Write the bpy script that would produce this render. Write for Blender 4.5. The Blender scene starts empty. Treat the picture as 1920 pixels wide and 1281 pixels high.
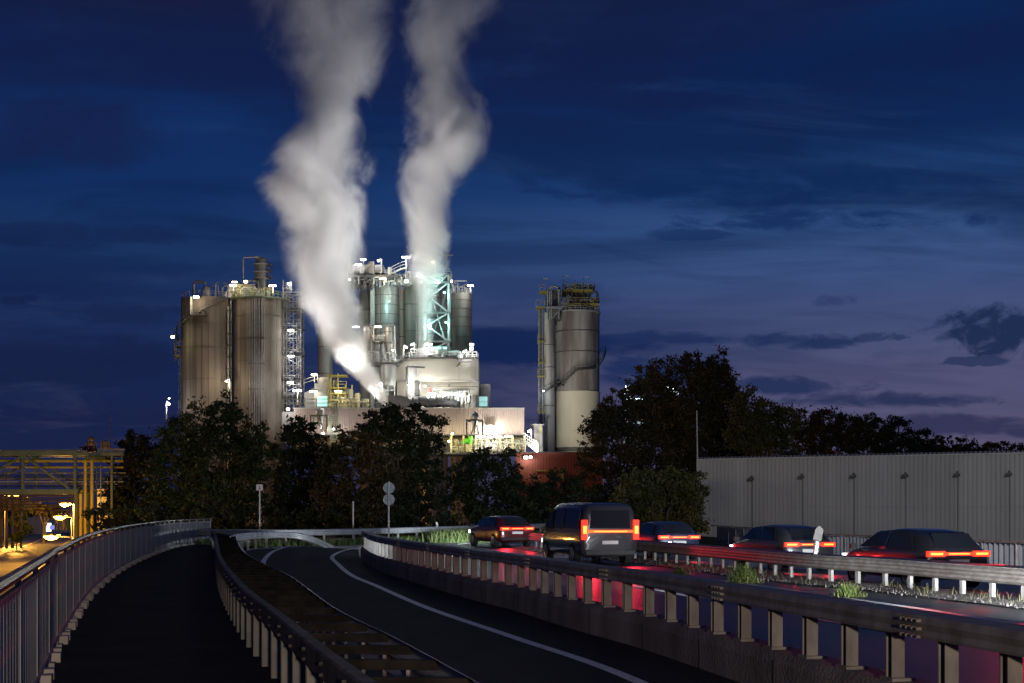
import bpy, math, random
import numpy as np
from mathutils import Vector, Matrix, noise as mnoise

# ------------------------------------------------------------------ scale
FPX, CX, HY, EYE = 2400.0, 960.0, 955.0, 1.75   # focal length in photo pixels, centre column, horizon row, eye height
sc = bpy.context.scene
col = sc.collection
R = math.radians

def gp(px, py, z=0.0):
    """point of the place seen at a photo pixel, lying at height z"""
    d = (EYE - z) * FPX / (py - HY)
    return ((px - CX) / FPX * d, d, z)

def X(px, D): return (px - CX) * D / FPX
def Z(py, D): return EYE + (HY - py) * D / FPX
def W(px, py, D): return Vector((X(px, D), D, Z(py, D)))
def S(n, D): return n * D / FPX

# ------------------------------------------------------------------ materials
MATS = {}
def mat(name, c, rough=.6, metal=0.0, c2=None, scale=1.0, stretch=(1, 1, 1), detail=6, bump=0.0, bscale=None, contrast=(.35, .65), spec=.5):
    if name in MATS: return MATS[name]
    m = bpy.data.materials.new(name); m.use_nodes = True
    nt = m.node_tree; b = nt.nodes['Principled BSDF']
    b.inputs['Base Color'].default_value = (*c, 1); b.inputs['Roughness'].default_value = rough
    b.inputs['Metallic'].default_value = metal
    b.inputs['Specular IOR Level'].default_value = spec
    if c2 or bump:
        tc = nt.nodes.new('ShaderNodeTexCoord'); mp = nt.nodes.new('ShaderNodeMapping')
        geo = nt.nodes.new('ShaderNodeNewGeometry')
        mp.inputs['Scale'].default_value = stretch
        nt.links.new(geo.outputs['Position'], mp.inputs['Vector'])
        n = nt.nodes.new('ShaderNodeTexNoise'); n.inputs['Scale'].default_value = scale; n.inputs['Detail'].default_value = detail
        nt.links.new(mp.outputs[0], n.inputs['Vector'])
        if c2:
            r = nt.nodes.new('ShaderNodeValToRGB')
            r.color_ramp.elements[0].position = contrast[0]; r.color_ramp.elements[1].position = contrast[1]
            r.color_ramp.elements[0].color = (*c, 1); r.color_ramp.elements[1].color = (*c2, 1)
            nt.links.new(n.outputs['Fac'], r.inputs['Fac']); nt.links.new(r.outputs['Color'], b.inputs['Base Color'])
        if bump:
            n2 = n
            if bscale:
                n2 = nt.nodes.new('ShaderNodeTexNoise'); n2.inputs['Scale'].default_value = bscale; n2.inputs['Detail'].default_value = 4
                nt.links.new(geo.outputs['Position'], n2.inputs['Vector'])
            bp = nt.nodes.new('ShaderNodeBump'); bp.inputs['Strength'].default_value = bump; bp.inputs['Distance'].default_value = .05
            nt.links.new(n2.outputs['Fac'], bp.inputs['Height']); nt.links.new(bp.outputs[0], b.inputs['Normal'])
    MATS[name] = m
    return m

def streaky(name, c, c2, c3, rough=.75, metal=0.0, sx=.8, sz=.03, stain=.5):
    """weathered silo shell: vertical runs plus large soft patches"""
    if name in MATS: return MATS[name]
    m = bpy.data.materials.new(name); m.use_nodes = True
    nt = m.node_tree; L = nt.links; b = nt.nodes['Principled BSDF']
    b.inputs['Roughness'].default_value = rough; b.inputs['Metallic'].default_value = metal
    geo = nt.nodes.new('ShaderNodeNewGeometry')
    def nz(scale, det):
        mp = nt.nodes.new('ShaderNodeMapping'); mp.inputs['Scale'].default_value = scale
        L.new(geo.outputs['Position'], mp.inputs['Vector'])
        n = nt.nodes.new('ShaderNodeTexNoise'); n.inputs['Scale'].default_value = 1; n.inputs['Detail'].default_value = det
        L.new(mp.outputs[0], n.inputs['Vector']); return n
    def rmp(fac, a, bb, p0, p1):
        r = nt.nodes.new('ShaderNodeValToRGB'); e = r.color_ramp.elements
        e[0].position, e[1].position = p0, p1; e[0].color, e[1].color = (*a, 1), (*bb, 1)
        L.new(fac, r.inputs['Fac']); return r
    r1 = rmp(nz((sx, sx, sz), 7).outputs['Fac'], c, c2, .40, .60)
    f2 = rmp(nz((sx * .25, sx * .25, sz * 1.6), 5).outputs['Fac'], (0, 0, 0), (1, 1, 1), .46, .64)
    mx = nt.nodes.new('ShaderNodeMix'); mx.data_type = 'RGBA'
    mm = nt.nodes.new('ShaderNodeMath'); mm.operation = 'MULTIPLY'; mm.inputs[1].default_value = stain
    L.new(f2.outputs['Color'], mm.inputs[0]); L.new(mm.outputs[0], mx.inputs[0])
    L.new(r1.outputs['Color'], mx.inputs[6]); mx.inputs[7].default_value = (*c3, 1)
    L.new(mx.outputs[2], b.inputs['Base Color'])
    MATS[name] = m
    return m

def glow(name, c, s):
    if name in MATS: return MATS[name]
    m = bpy.data.materials.new(name); m.use_nodes = True
    b = m.node_tree.nodes['Principled BSDF']
    b.inputs['Base Color'].default_value = (*[min(1, x) for x in c], 1)
    b.inputs['Emission Color'].default_value = (*c, 1); b.inputs['Emission Strength'].default_value = s
    m.cycles.emission_sampling = 'NONE'
    MATS[name] = m
    return m

# ------------------------------------------------------------------ mesh building
class MB:
    def __init__(s): s.v = []; s.f = []
    def add(s, vs, fs):
        o = len(s.v); s.v += [tuple(v) for v in vs]; s.f += [tuple(i + o for i in f) for f in fs]; return s
    def box(s, a, b):
        x0, y0, z0 = a; x1, y1, z1 = b
        x0, x1 = min(x0, x1), max(x0, x1); y0, y1 = min(y0, y1), max(y0, y1); z0, z1 = min(z0, z1), max(z0, z1)
        return s.add([(x0,y0,z0),(x1,y0,z0),(x1,y1,z0),(x0,y1,z0),(x0,y0,z1),(x1,y0,z1),(x1,y1,z1),(x0,y1,z1)],
                     [(0,3,2,1),(4,5,6,7),(0,1,5,4),(1,2,6,5),(2,3,7,6),(3,0,4,7)])
    def bbox(s, c, size, rz=0.0, ch=0.0):
        """box about c, turned by rz"""
        hx, hy, hz = size[0]/2, size[1]/2, size[2]/2; ca, sa = math.cos(rz), math.sin(rz)
        vs = []
        for zz in (-hz, hz):
            for xx, yy in ((-hx,-hy),(hx,-hy),(hx,hy),(-hx,hy)):
                vs.append((c[0]+xx*ca-yy*sa, c[1]+xx*sa+yy*ca, c[2]+zz))
        return s.add(vs, [(0,3,2,1),(4,5,6,7),(0,1,5,4),(1,2,6,5),(2,3,7,6),(3,0,4,7)])
    def tube(s, pts, r, n=8, r1=None, caps=True):
        pts = [Vector(p) for p in pts]; k = len(pts); rings = []
        for i, p in enumerate(pts):
            t = (pts[min(i+1, k-1)] - pts[max(i-1, 0)])
            if t.length < 1e-9: t = Vector((0, 0, 1))
            t.normalize()
            u = t.cross(Vector((0, 0, 1)) if abs(t.z) < .95 else Vector((0, 1, 0))); u.normalize(); w = t.cross(u)
            rr = r if r1 is None else r + (r1 - r) * i / (k - 1)
            rings.append([p + u * (rr * math.cos(a)) + w * (rr * math.sin(a)) for a in [2*math.pi*j/n for j in range(n)]])
        vs = [q for rg in rings for q in rg]
        fs = [(i*n+j, i*n+(j+1) % n, (i+1)*n+(j+1) % n, (i+1)*n+j) for i in range(k-1) for j in range(n)]
        if caps: fs += [tuple(range(n-1, -1, -1)), tuple((k-1)*n+j for j in range(n))]
        return s.add(vs, fs)
    def beam(s, a, b, w, h=None):
        """square bar from a to b"""
        h = h or w; a = Vector(a); b = Vector(b); t = (b-a).normalized()
        u = t.cross(Vector((0, 0, 1)) if abs(t.z) < .95 else Vector((0, 1, 0))); u.normalize(); q = t.cross(u)
        vs = []
        for p in (a, b):
            for x, y in ((-1,-1),(1,-1),(1,1),(-1,1)): vs.append(p + u*(x*w/2) + q*(y*h/2))
        return s.add(vs, [(3,2,1,0),(4,5,6,7),(0,1,5,4),(1,2,6,5),(2,3,7,6),(3,0,4,7)])
    def lathe(s, x, y, prof, n=32, caps=True):
        """prof: (radius, z) from the bottom up"""
        vs = [(x + r*math.cos(2*math.pi*j/n), y + r*math.sin(2*math.pi*j/n), z) for r, z in prof for j in range(n)]
        k = len(prof)
        fs = [(i*n+j, i*n+(j+1) % n, (i+1)*n+(j+1) % n, (i+1)*n+j) for i in range(k-1) for j in range(n)]
        if caps: fs += [tuple(range(n-1, -1, -1)), tuple((k-1)*n+j for j in range(n))]
        return s.add(vs, fs)
    def prism(s, poly, y0, y1):
        """outline poly of (x, z) from y0 to y1"""
        n = len(poly)
        vs = [(x, y0, z) for x, z in poly] + [(x, y1, z) for x, z in poly]
        return s.add(vs, [tuple(range(n)), tuple(range(2*n-1, n-1, -1))] + [(i, n+i, n+(i+1) % n, (i+1) % n) for i in range(n)])
    def sweep(s, path, prof, closed=True, caps=True):
        """profile of (side, up) carried along a path; side is positive to the left of travel"""
        k = len(path); m = len(prof); vs = []
        for i in range(k):
            p = path[i]; a = path[max(i-1, 0)]; b = path[min(i+1, k-1)]
            tx, ty = b[0]-a[0], b[1]-a[1]; l = math.hypot(tx, ty) or 1; nx, ny = -ty/l, tx/l
            pz = p[2] if len(p) > 2 else 0.0
            vs += [(p[0]+nx*o, p[1]+ny*o, pz+h) for o, h in prof]
        e = m if closed else m-1
        fs = [(i*m+j, (i+1)*m+j, (i+1)*m+(j+1) % m, i*m+(j+1) % m) for i in range(k-1) for j in range(e)]
        if closed and caps: fs += [tuple(range(m)), tuple((k-1)*m+j for j in range(m-1, -1, -1))]
        return s.add(vs, fs)
    def build(s, name, m, parent=None, smooth=False):
        me = bpy.data.meshes.new(name); me.from_pydata(s.v, [], s.f); me.update()
        me.materials.append(m)
        if smooth: me.shade_smooth(); 
        o = bpy.data.objects.new(name, me); col.objects.link(o)
        if parent is not None:
            o.parent = parent; o.matrix_parent_inverse = parent.matrix_basis.inverted()
        if smooth: 
            try: me.set_sharp_from_angle(angle=R(40))
            except Exception: pass
        return o

def tag(o, label, cat, group=None):
    o['label'] = label; o['category'] = cat
    if group: o['group'] = group
    return o
def thing(name, label, cat, loc=(0, 0, 0), rz=0.0, group=None):
    o = bpy.data.objects.new(name, None); col.objects.link(o); o.empty_display_size = .5
    o.location = loc; o.rotation_euler = (0, 0, rz)
    o.matrix_basis = Matrix.Translation(Vector(loc)) @ Matrix.Rotation(rz, 4, 'Z')
    return tag(o, label, cat, group)
def local(mb, name, m, root, smooth=False):
    """part whose mesh is written in the thing's own space"""
    o = mb.build(name, m, None, smooth); o.parent = root; return o
def struct(mb, name, m, kind='structure', parent=None, smooth=False):
    o = mb.build(name, m, parent, smooth); o['kind'] = kind; return o
def copy_tree(o, parent=None):
    c = o.copy(); col.objects.link(c)
    if parent is not None: c.parent = parent
    for ch in list(o.children): copy_tree(ch, c)
    return c

def light(name, kind, loc, power, color, radius=.3, parent=None, target=None, spot=90, blend=.6):
    l = bpy.data.lights.new(name, kind); l.energy = power; l.color = color; l.shadow_soft_size = radius
    o = bpy.data.objects.new(name, l); col.objects.link(o); o.location = loc
    if kind == 'SPOT':
        l.spot_size = R(spot); l.spot_blend = blend
        d = Vector(target) - Vector(loc); o.rotation_euler = d.to_track_quat('-Z', 'Y').to_euler()
    if parent is not None:
        o.parent = parent; o.matrix_parent_inverse = parent.matrix_basis.inverted()
    return o

# ------------------------------------------------------------------ paths
def smooth_path(pts, step=1.0):
    """Catmull-Rom through the points, resampled evenly"""
    P = [Vector((*p, 0)) if len(p) == 2 else Vector(p) for p in pts]
    P = [P[0]*2-P[1]] + P + [P[-1]*2-P[-2]]; out = []
    for i in range(1, len(P)-2):
        n = max(2, int((P[i+1]-P[i]).length / .25))
        for k in range(n):
            t = k/n; a, b, c, d = P[i-1], P[i], P[i+1], P[i+2]
            out.append(.5*((2*b)+(c-a)*t+(2*a-5*b+4*c-d)*t*t+(3*b-a-3*c+d)*t**3))
    out.append(P[-2])
    res = [out[0]]; acc = 0
    for a, b in zip(out, out[1:]):
        l = (b-a).length
        while acc + l >= step:
            a = a + (b-a)*((step-acc)/l); l = (b-a).length; acc = 0; res.append(a.copy())
        acc += l
    res.append(out[-1])
    return res
def offset(path, o):
    out = []; k = len(path)
    for i, p in enumerate(path):
        a = path[max(i-1, 0)]; b = path[min(i+1, k-1)]; t = b-a; l = math.hypot(t.x, t.y) or 1
        out.append(Vector((p.x - t.y/l*o, p.y + t.x/l*o, p.z)))
    return out
def frame(path, i):
    a = path[max(i-1, 0)]; b = path[min(i+1, len(path)-1)]; return math.atan2(b.y-a.y, b.x-a.x)
def at_y(path, y):
    for a, b in zip(path, path[1:]):
        if (a.y-y)*(b.y-y) <= 0 and a.y != b.y:
            t = (y-a.y)/(b.y-a.y); return a.x+(b.x-a.x)*t
    return path[-1].x
# ================================================================== setting: camera, sky
cam = bpy.data.cameras.new('camera'); co = bpy.data.objects.new('camera', cam); col.objects.link(co)
co.location = (0, 0, EYE); co.rotation_euler = (R(90), 0, 0)
cam.sensor_width = 36; cam.lens = 36*FPX/1920; cam.shift_y = (HY-640.5)/1920
cam.clip_start = .1; cam.clip_end = 20000
sc.camera = co

wd = bpy.data.worlds.new("World"); sc.world = wd; wd.use_nodes = True
nt = wd.node_tree; L = nt.links; bg = nt.nodes['Background']
def N(t, **k):
    n = nt.nodes.new(t)
    for a, b in k.items(): setattr(n, a, b)
    return n
def M(op, a, b=None, clamp=False):
    n = N('ShaderNodeMath', operation=op, use_clamp=clamp)
    for i, q in enumerate((a, b)):
        if q is None: continue
        if isinstance(q, (int, float)): n.inputs[i].default_value = q
        else: L.new(q, n.inputs[i])
    return n.outputs[0]
def ramp(fac, stops, interp='EASE'):
    r = N('ShaderNodeValToRGB'); cr = r.color_ramp; cr.interpolation = interp
    while len(cr.elements) < len(stops): cr.elements.new(.5)
    for e, (p, c) in zip(cr.elements, stops): e.position = p; e.color = (*c, 1)
    L.new(fac, r.inputs['Fac']); return r.outputs['Color']
def mixc(f, a, b):
    m = N('ShaderNodeMix', data_type='RGBA')
    for i, q in ((0, f), (6, a), (7, b)):
        if isinstance(q, (int, float)): m.inputs[i].default_value = q
        elif isinstance(q, tuple): m.inputs[i].default_value = (*q, 1)
        else: L.new(q, m.inputs[i])
    return m.outputs[2]
tc = N('ShaderNodeTexCoord'); sp = N('ShaderNodeSeparateXYZ'); L.new(tc.outputs['Generated'], sp.inputs[0])
dx, dy, dz = sp.outputs
el = M('MULTIPLY', dz, 2.5, True)          # 0 at the horizon, about .92 at the top of the view
az = M('ADD', M('MULTIPLY', dx, 1.25), .5, True)   # 0 .. 1 across the view
# clear evening sky, bluer to one side, pale and rosy towards the afterglow
skyl = ramp(el, [(0, (.0095, .0125, .048)), (.16, (.0095, .0145, .058)), (.28, (.0095, .020, .076)), (.37, (.0115, .029, .098)), (.47, (.0095, .031, .108)), (.6, (.0055, .025, .108)), (.7, (.0055, .027, .120)), (.8, (.0045, .016, .080)), (.9, (.0080, .0105, .046)), (1, (.0075, .0095, .040))])
skyr = ramp(el, [(0, (.082, .068, .125)), (.13, (.088, .078, .150)), (.25, (.076, .078, .165)), (.35, (.056, .076, .178)), (.45, (.042, .078, .205)), (.53, (.031, .076, .210)), (.61, (.013, .050, .165)), (.70, (.0040, .021, .098)), (.80, (.0030, .0150, .074)), (.93, (.0042, .020, .090))])
base = mixc(M('MULTIPLY', M('SUBTRACT', az, .20), 1.7, True), skyl, skyr)
# cloud sheets seen edge on: direction spread out on a flat layer
den = M('ADD', M('MAXIMUM', dz, 0.0), .13)
cv = N('ShaderNodeCombineXYZ'); L.new(M('DIVIDE', dx, den), cv.inputs[0]); L.new(M('DIVIDE', dy, den), cv.inputs[1])
def cloud(scale, sx, sy, off, det, p0, p1, rough=.55, dist=.6):
    mp = N('ShaderNodeMapping'); mp.inputs['Scale'].default_value = (sx, sy, 1); mp.inputs['Location'].default_value = off
    L.new(cv.outputs[0], mp.inputs['Vector'])
    n = N('ShaderNodeTexNoise'); n.inputs['Scale'].default_value = scale; n.inputs['Detail'].default_value = det
    n.inputs['Roughness'].default_value = rough; n.inputs['Distortion'].default_value = dist
    L.new(mp.outputs[0], n.inputs['Vector'])
    mr = N('ShaderNodeMapRange', interpolation_type='SMOOTHSTEP'); mr.inputs['From Min'].default_value = p0; mr.inputs['From Max'].default_value = p1
    L.new(n.outputs['Fac'], mr.inputs['Value']); return mr.outputs[0]
dark = ramp(el, [(0, (.0085, .014, .055)), (.3, (.0065, .016, .068)), (.6, (.0045, .017, .074)), (.8, (.0055, .0125, .056)), (1, (.0065, .0095, .040))])
c1 = cloud(1.1, .55, 1.25, (3.1, 1.7, 0), 9, .43, .62, .58, 1.0)
c2 = cloud(2.6, .6, 1.0, (8.4, 2.2, 0), 8, .50, .66, .6, .8)
up = N('ShaderNodeMapRange', interpolation_type='SMOOTHSTEP'); up.inputs['From Min'].default_value = .34; up.inputs['From Max'].default_value = .6; L.new(el, up.inputs['Value'])
lowl = M('SUBTRACT', 1.0, M('MULTIPLY', az, .75))
wgt = M('MAXIMUM', up.outputs[0], lowl)
c = mixc(M('MULTIPLY', M('MULTIPLY', c1, .78), wgt), base, dark)
c = mixc(M('MULTIPLY', M('MULTIPLY', c2, .55), wgt), c, dark)
# pale lit streaks between the sheets
c3 = cloud(2.0, .5, 1.1, (1.3, 5.9, 0), 9, .50, .70, .62, 1.0)
pale = ramp(el, [(0, (.11, .09, .15)), (.3, (.055, .070, .160)), (.6, (.026, .062, .175)), (.8, (.012, .040, .130)), (1, (.012, .020, .070))])
c = mixc(M('MULTIPLY', M('MULTIPLY', c3, .6), M('ADD', M('MULTIPLY', az, .7), .25)), c, pale)
# cumulus and cloud bars near the horizon and across the lit band
def bank(px, py, rx, ry, sc_, p0, p1, seed, vs=2.2):
    ux, uz = (px-CX)/FPX, (HY-py)/FPX
    qx = M('DIVIDE', dx, dy); qz = M('DIVIDE', dz, dy)
    a = M('DIVIDE', M('SUBTRACT', qx, ux), rx/FPX); b = M('DIVIDE', M('SUBTRACT', qz, uz), ry/FPX)
    r2 = M('ADD', M('MULTIPLY', a, a), M('MULTIPLY', b, b))
    v = N('ShaderNodeCombineXYZ'); L.new(M('MULTIPLY', qx, sc_), v.inputs[0]); L.new(M('MULTIPLY', qz, sc_*vs), v.inputs[1]); v.inputs[2].default_value = seed
    n = N('ShaderNodeTexNoise'); n.inputs['Scale'].default_value = 1; n.inputs['Detail'].default_value = 7; n.inputs['Roughness'].default_value = .62; n.inputs['Distortion'].default_value = .5
    L.new(v.outputs[0], n.inputs['Vector'])
    q = M('SUBTRACT', M('MULTIPLY', n.outputs['Fac'], 2.8), r2)
    mr = N('ShaderNodeMapRange', interpolation_type='SMOOTHSTEP'); mr.inputs['From Min'].default_value = p0; mr.inputs['From Max'].default_value = p1
    L.new(q, mr.inputs['Value'])
    return M('MULTIPLY', mr.outputs[0], M('GREATER_THAN', dy, .1))
for px, py, rx, ry, s_, p0, p1, sd, op, cc, vs in [
        (1872, 622, 175, 66, 34, .75, 1.35, 3.0, .9, (.0085, .020, .068), 1.5),
        (960, 650, 270, 52, 14, .45, 1.1, 9.0, .95, (.0060, .017, .074), 3),
        (1180, 634, 260, 18, 22, .5, 1.4, 10.0, .8, (.0085, .022, .085), 3),
        (1510, 640, 150, 20, 30, .5, 1.4, 5.0, .85, (.010, .024, .085), 2.6),
        (1640, 632, 70, 14, 40, .8, 1.2, 6.0, .7, (.014, .028, .085), 2.2),
        (1820, 678, 120, 12, 30, .8, 1.2, 7.0, .8, (.018, .030, .090), 2.2),
        (1480, 722, 190, 22, 22, .5, 1.4, 12.0, .85, (.010, .022, .082), 2.8),
        (1660, 750, 260, 20, 22, .5, 1.4, 13.0, .85, (.014, .024, .075), 2.8),
        (1800, 800, 260, 26, 16, .6, 1.2, 14.0, .8, (.022, .026, .075), 2.6),
        (1250, 700, 170, 34, 16, .6, 1.2, 15.0, .85, (.0085, .022, .088), 2.6),
        (1565, 566, 56, 18, 44, .7, 1.5, 22.0, .6, (.018, .034, .110), 1.8),
        (240, 588, 170, 26, 26, .5, 1.5, 25.0, .6, (.0060, .013, .055), 2.4),
        (30, 565, 60, 16, 30, .7, 1.2, 26.0, .7, (.0060, .013, .055), 2.4),
        (120, 680, 520, 60, 10, .5, 1.3, 31.0, .6, (.0070, .012, .050), 3),
        (90, 440, 300, 30, 12, .6, 1.3, 33.0, .6, (.0058, .015, .062), 3),
        (130, 250, 330, 90, 9, .6, 1.5, 34.0, .6, (.0075, .012, .055), 2),
        (1380, 345, 640, 70, 16, .9, 1.6, 35.0, .8, (.0045, .020, .088), 3),
        (1500, 412, 460, 30, 18, .8, 1.5, 41.0, .85, (.0060, .023, .098), 3),
        (1300, 440, 130, 16, 22, .8, 1.3, 42.0, .7, (.0075, .026, .100), 2.6),
        (1000, 545, 260, 40, 12, .7, 1.5, 43.0, .4, (.014, .030, .095), 2.6)]:
    c = mixc(M('MULTIPLY', bank(px, py, rx, ry, s_, p0, p1, sd, vs), op), c, cc)
L.new(c, bg.inputs['Color']); bg.inputs['Strength'].default_value = 1.08

# ================================================================== setting: ground and roads
m_ground = mat('ground_grass', (.020, .028, .012), .95, spec=.05, c2=(.045, .05, .025), scale=.4, bump=.4, bscale=3)
m_asph = mat('asphalt', (.022, .022, .025), .8, spec=.12, c2=(.036, .036, .039), scale=1.4, stretch=(1, .35, 1), bump=.25, bscale=60)
m_asph_wet = mat('asphalt_main', (.040, .041, .046), .38, c2=(.065, .066, .072), scale=.9, stretch=(1, .2, 1), bump=.15, bscale=50)
m_walk = mat('walkway_asphalt', (.016, .015, .015), .85, spec=.1, c2=(.034, .031, .029), scale=1.1, bump=.35, bscale=45, contrast=(.3, .7))
m_line = mat('road_paint', (.50, .50, .50), .55, c2=(.78, .78, .77), scale=9, contrast=(.3, .5))
m_conc = mat('concrete', (.24, .235, .225), .85, c2=(.36, .35, .33), scale=2.2, bump=.3, bscale=25)
m_concd = mat('plinth_concrete', (.13, .115, .105), .85, c2=(.24, .215, .20), scale=1.6, stretch=(1, 1, .4), bump=.35, bscale=25)
m_gravel = mat('gravel', (.055, .052, .048), .95, c2=(.20, .19, .175), scale=7, detail=9, bump=.9, bscale=30)
m_galv = mat('galvanised_steel', (.34, .35, .36), .5, .25, c2=(.46, .47, .48), scale=3.5)
m_galvd = mat('weathered_steel', (.19, .165, .15), .6, .15, c2=(.30, .285, .265), scale=6, stretch=(1, 1, .5))
m_rustd = mat('rusty_beam', (.040, .031, .027), .75, .0, c2=(.13, .112, .10), scale=5, contrast=(.4, .7))
m_panel = mat('railing_panel', (.31, .295, .275), .6, .05, c2=(.40, .385, .36), scale=2.0, stretch=(1, 1, .3))
m_rail = mat('railing_cap', (.15, .11, .09), .4, .4, c2=(.23, .18, .15), scale=3)
m_black = mat('black_plastic', (.012, .012, .013), .5)
m_white = mat('white_plastic', (.42, .42, .42), .5)

GZ = -6.3
g = MB(); g.add([(-4000, -400, GZ), (4000, -400, GZ), (4000, 9000, GZ), (-4000, 9000, GZ)], [(0, 1, 2, 3)])
struct(g, 'ground', m_ground)

# plan lines, near end first
P_RAIL = smooth_path([(.1, -3.5), (-1.3, 1.5)] + [gp(*p)[:2] for p in ((80, 1281), (110, 1215), (180, 1110), (250, 1060), (320, 1031))] + [(-15.3, 61), (-15.7, 67)], .5)
P_DL = smooth_path([(1.8, -1.5), (.35, 3.5)] + [gp(px, py, .71)[:2] for px, py in ((690, 1281), (600, 1215), (520, 1150), (450, 1095), (412, 1045))] + [(-9.62, 41.6), (-12.05, 52), (-14.3, 61)], .5)
P_DR = smooth_path([(2.45, -1.5), (1.0, 3.5)] + [gp(px, py, .71)[:2] for px, py in ((911, 1281), (751, 1196), (626, 1135), (548, 1080), (495, 1055))] + [(-6.7, 32), (-9.0, 42), (-11.0, 51)], .5)
P_BAR = smooth_path([(6.2, -5), (4.7, 2), (3.3, 8.2)] + [gp(*p)[:2] for p in ((1346, 1266), (1197, 1215), (1066, 1178), (960, 1144), (892, 1127), (798, 1099), (704, 1068), (676, 1046))], .5)
P_MED = smooth_path([(17.2, -5), (14.5, 5), (11.8, 15)] + [gp(*p)[:2] for p in ((1823, 1122), (1661, 1104), (1534, 1093), (1434, 1081), (1353, 1070), (1236, 1056))] + [(2.6, 50), (.9, 57.5)], .5)
P_MLINE = smooth_path([(16.0, -5), (13.2, 5), (9.6, 14.5)] + [gp(*p)[:2] for p in ((1920, 1172), (1803, 1155), (1660, 1133), (1400, 1096), (1257, 1078), (1138, 1067), (1066, 1053))] + [(.2, 50), (-1.4, 57)], .5)
P_FAR = smooth_path([(-17.5, 63.5), (-15.0, 62.5), (-11.5, 61.5), (-8.5, 63.5), (-5.2, 69.5), (-.7, 80), (5, 93), (12, 107)], .5)
def dedup(p): return [(q[0], q[1]) for q in p]

# embankment that carries the roads (grassy shoulders falling to the lower ground)
far_edge = offset(P_MED, -13.6)
outline = [(p.x-.45, p.y) for p in P_RAIL[::8]] + [(-17.5, 71)] + [(-13, 70), (-9, 73), (-4, 82), (3, 97), (10, 112), (20, 112)] + [(16.5, 95), (18, 80)] + [(p.x+.8, p.y) for p in far_edge[::-8]]
cxm = sum(p[0] for p in outline)/len(outline); cym = sum(p[1] for p in outline)/len(outline)
n = len(outline); e = MB()
zt = [-.72 if i >= n-len(far_edge[::-8])-3 else -.06 for i in range(n)]
inner = [(x, y, z) for (x, y), z in zip(outline, zt)]
low = []
for (x, y) in outline:
    l = math.hypot(x-cxm, y-cym); low.append((x+(x-cxm)/l*9, y+(y-cym)/l*9, GZ-.2))
e.add(inner + low, [tuple(range(n-1, -1, -1))] + [(i, (i+1) % n, n+(i+1) % n, n+i) for i in range(n)])
emb = struct(e, 'embankment', m_ground)

# one sheet for the ramp, the junction and the near carriageway
road = MB()
rp = [(p.x+.05, p.y) for p in P_DR] + [(-11.6, 57), (-11.0, 60.3), (-8.2, 62.0), (-4.6, 68), (0, 78), (5, 88.5), (9, 95)] + [(10, 90), (6.5, 75), (3.2, 64)] + [(p.x, p.y) for p in P_MED[::-1]]
road.add([(x, y, .004) for x, y in rp], [tuple(range(len(rp)-1, -1, -1))])
ro = struct(road, 'road', m_asph_wet)
fc = MB(); ext = P_MED + [Vector((-.5, 63, 0)), Vector((-2.5, 71, 0))]
fc.sweep(P_MED, [(-.35, -.02), (-13.2, -.62)], closed=False)
struct(fc, 'far_carriageway', m_asph_wet)
rw = MB(); k = min(len(P_DR), 120)
Lp = [(p.x+.08, p.y, .009) for p in P_DR]; Rp = [(p.x-.02, p.y, .009) for p in P_BAR]
poly = Lp + [(-11.2, 56, .009), (-9.5, 60, .009), (-6.6, 55, .009)] + Rp[::-1]
rw.add(poly, [tuple(range(len(poly)-1, -1, -1))])
struct(rw, 'ramp', m_asph)
wk = MB(); wl = [(p.x, p.y, .05) for p in P_RAIL]; wr = [(p.x+.02, p.y, .05) for p in P_DL]
poly = wl + [(-14.6, 66, .05)] + wr[::-1]
wk.add(poly, [tuple(range(len(poly)-1, -1, -1))])
struct(wk, 'walkway', m_walk)
strip = MB(); poly = [(p.x+.12, p.y, -.01) for p in P_DL] + [(-13.3, 61, -.01)] + [(p.x-.1, p.y, -.01) for p in P_DR[::-1]]
strip.add(poly, [tuple(range(len(poly)-1, -1, -1))]); struct(strip, 'verge', m_ground)
# painted lines
def line(name, path, w, z, dash=None):
    b = MB()
    if dash:
        for i in range(0, len(path)-dash[0], dash[0]+dash[1]): b.sweep(path[i:i+dash[0]+1], [(w/2, z), (-w/2, z)], closed=False)
    else: b.sweep(path, [(w/2, z), (-w/2, z)], closed=False)
    o = b.build(name, m_line, ro); o['kind'] = 'structure'; return o
E1 = smooth_path([(3.0, 1), (2.2, 6.5)] + [gp(*p)[:2] for p in ((1197, 1281), (960, 1196), (798, 1140), (704, 1099), (660, 1080), (634, 1059), (624, 1043))] + [(-7.0, 56), (-5.6, 60)], .5)
line('edge_line', E1, .15, .016)
E2 = smooth_path([gp(*p)[:2] for p in ((492, 1062), (497, 1049), (514, 1034), (552, 1022), (585, 1017))], .5)
line('edge_line', E2, .17, .0165)
line('edge_line', smooth_path([gp(*p)[:2] for p in ((588, 1020), (610, 1015), (640, 1011), (668, 1009))], .5), .15, .0162)
line('edge_line', P_MLINE, .2, .013)
DL = smooth_path([(12.4, 0), (9.2, 9)] + [gp(*p)[:2] for p in ((1815, 1208), (1470, 1151), (1375, 1136), (1190, 1100), (1040, 1075), (985, 1062))] + [(-2.0, 46)], .5)
line('lane_line', DL, .14, .0135, (8, 10))
line('edge_line', [p for p in offset(P_BAR, -.95) if p.y > -3], .15, .0132)
line('edge_line', smooth_path([gp(*p)[:2] for p in ((800, 1028), (850, 1022), (905, 1017), (950, 1016))], .5), .16, .0134)
gs = MB(); gs.sweep(P_MED, [(-.7, .05), (.1, .07), (.9, .03)], closed=False)
struct(gs, 'median_strip', m_gravel)
stones = MB(); rn = random.Random(5)
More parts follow.
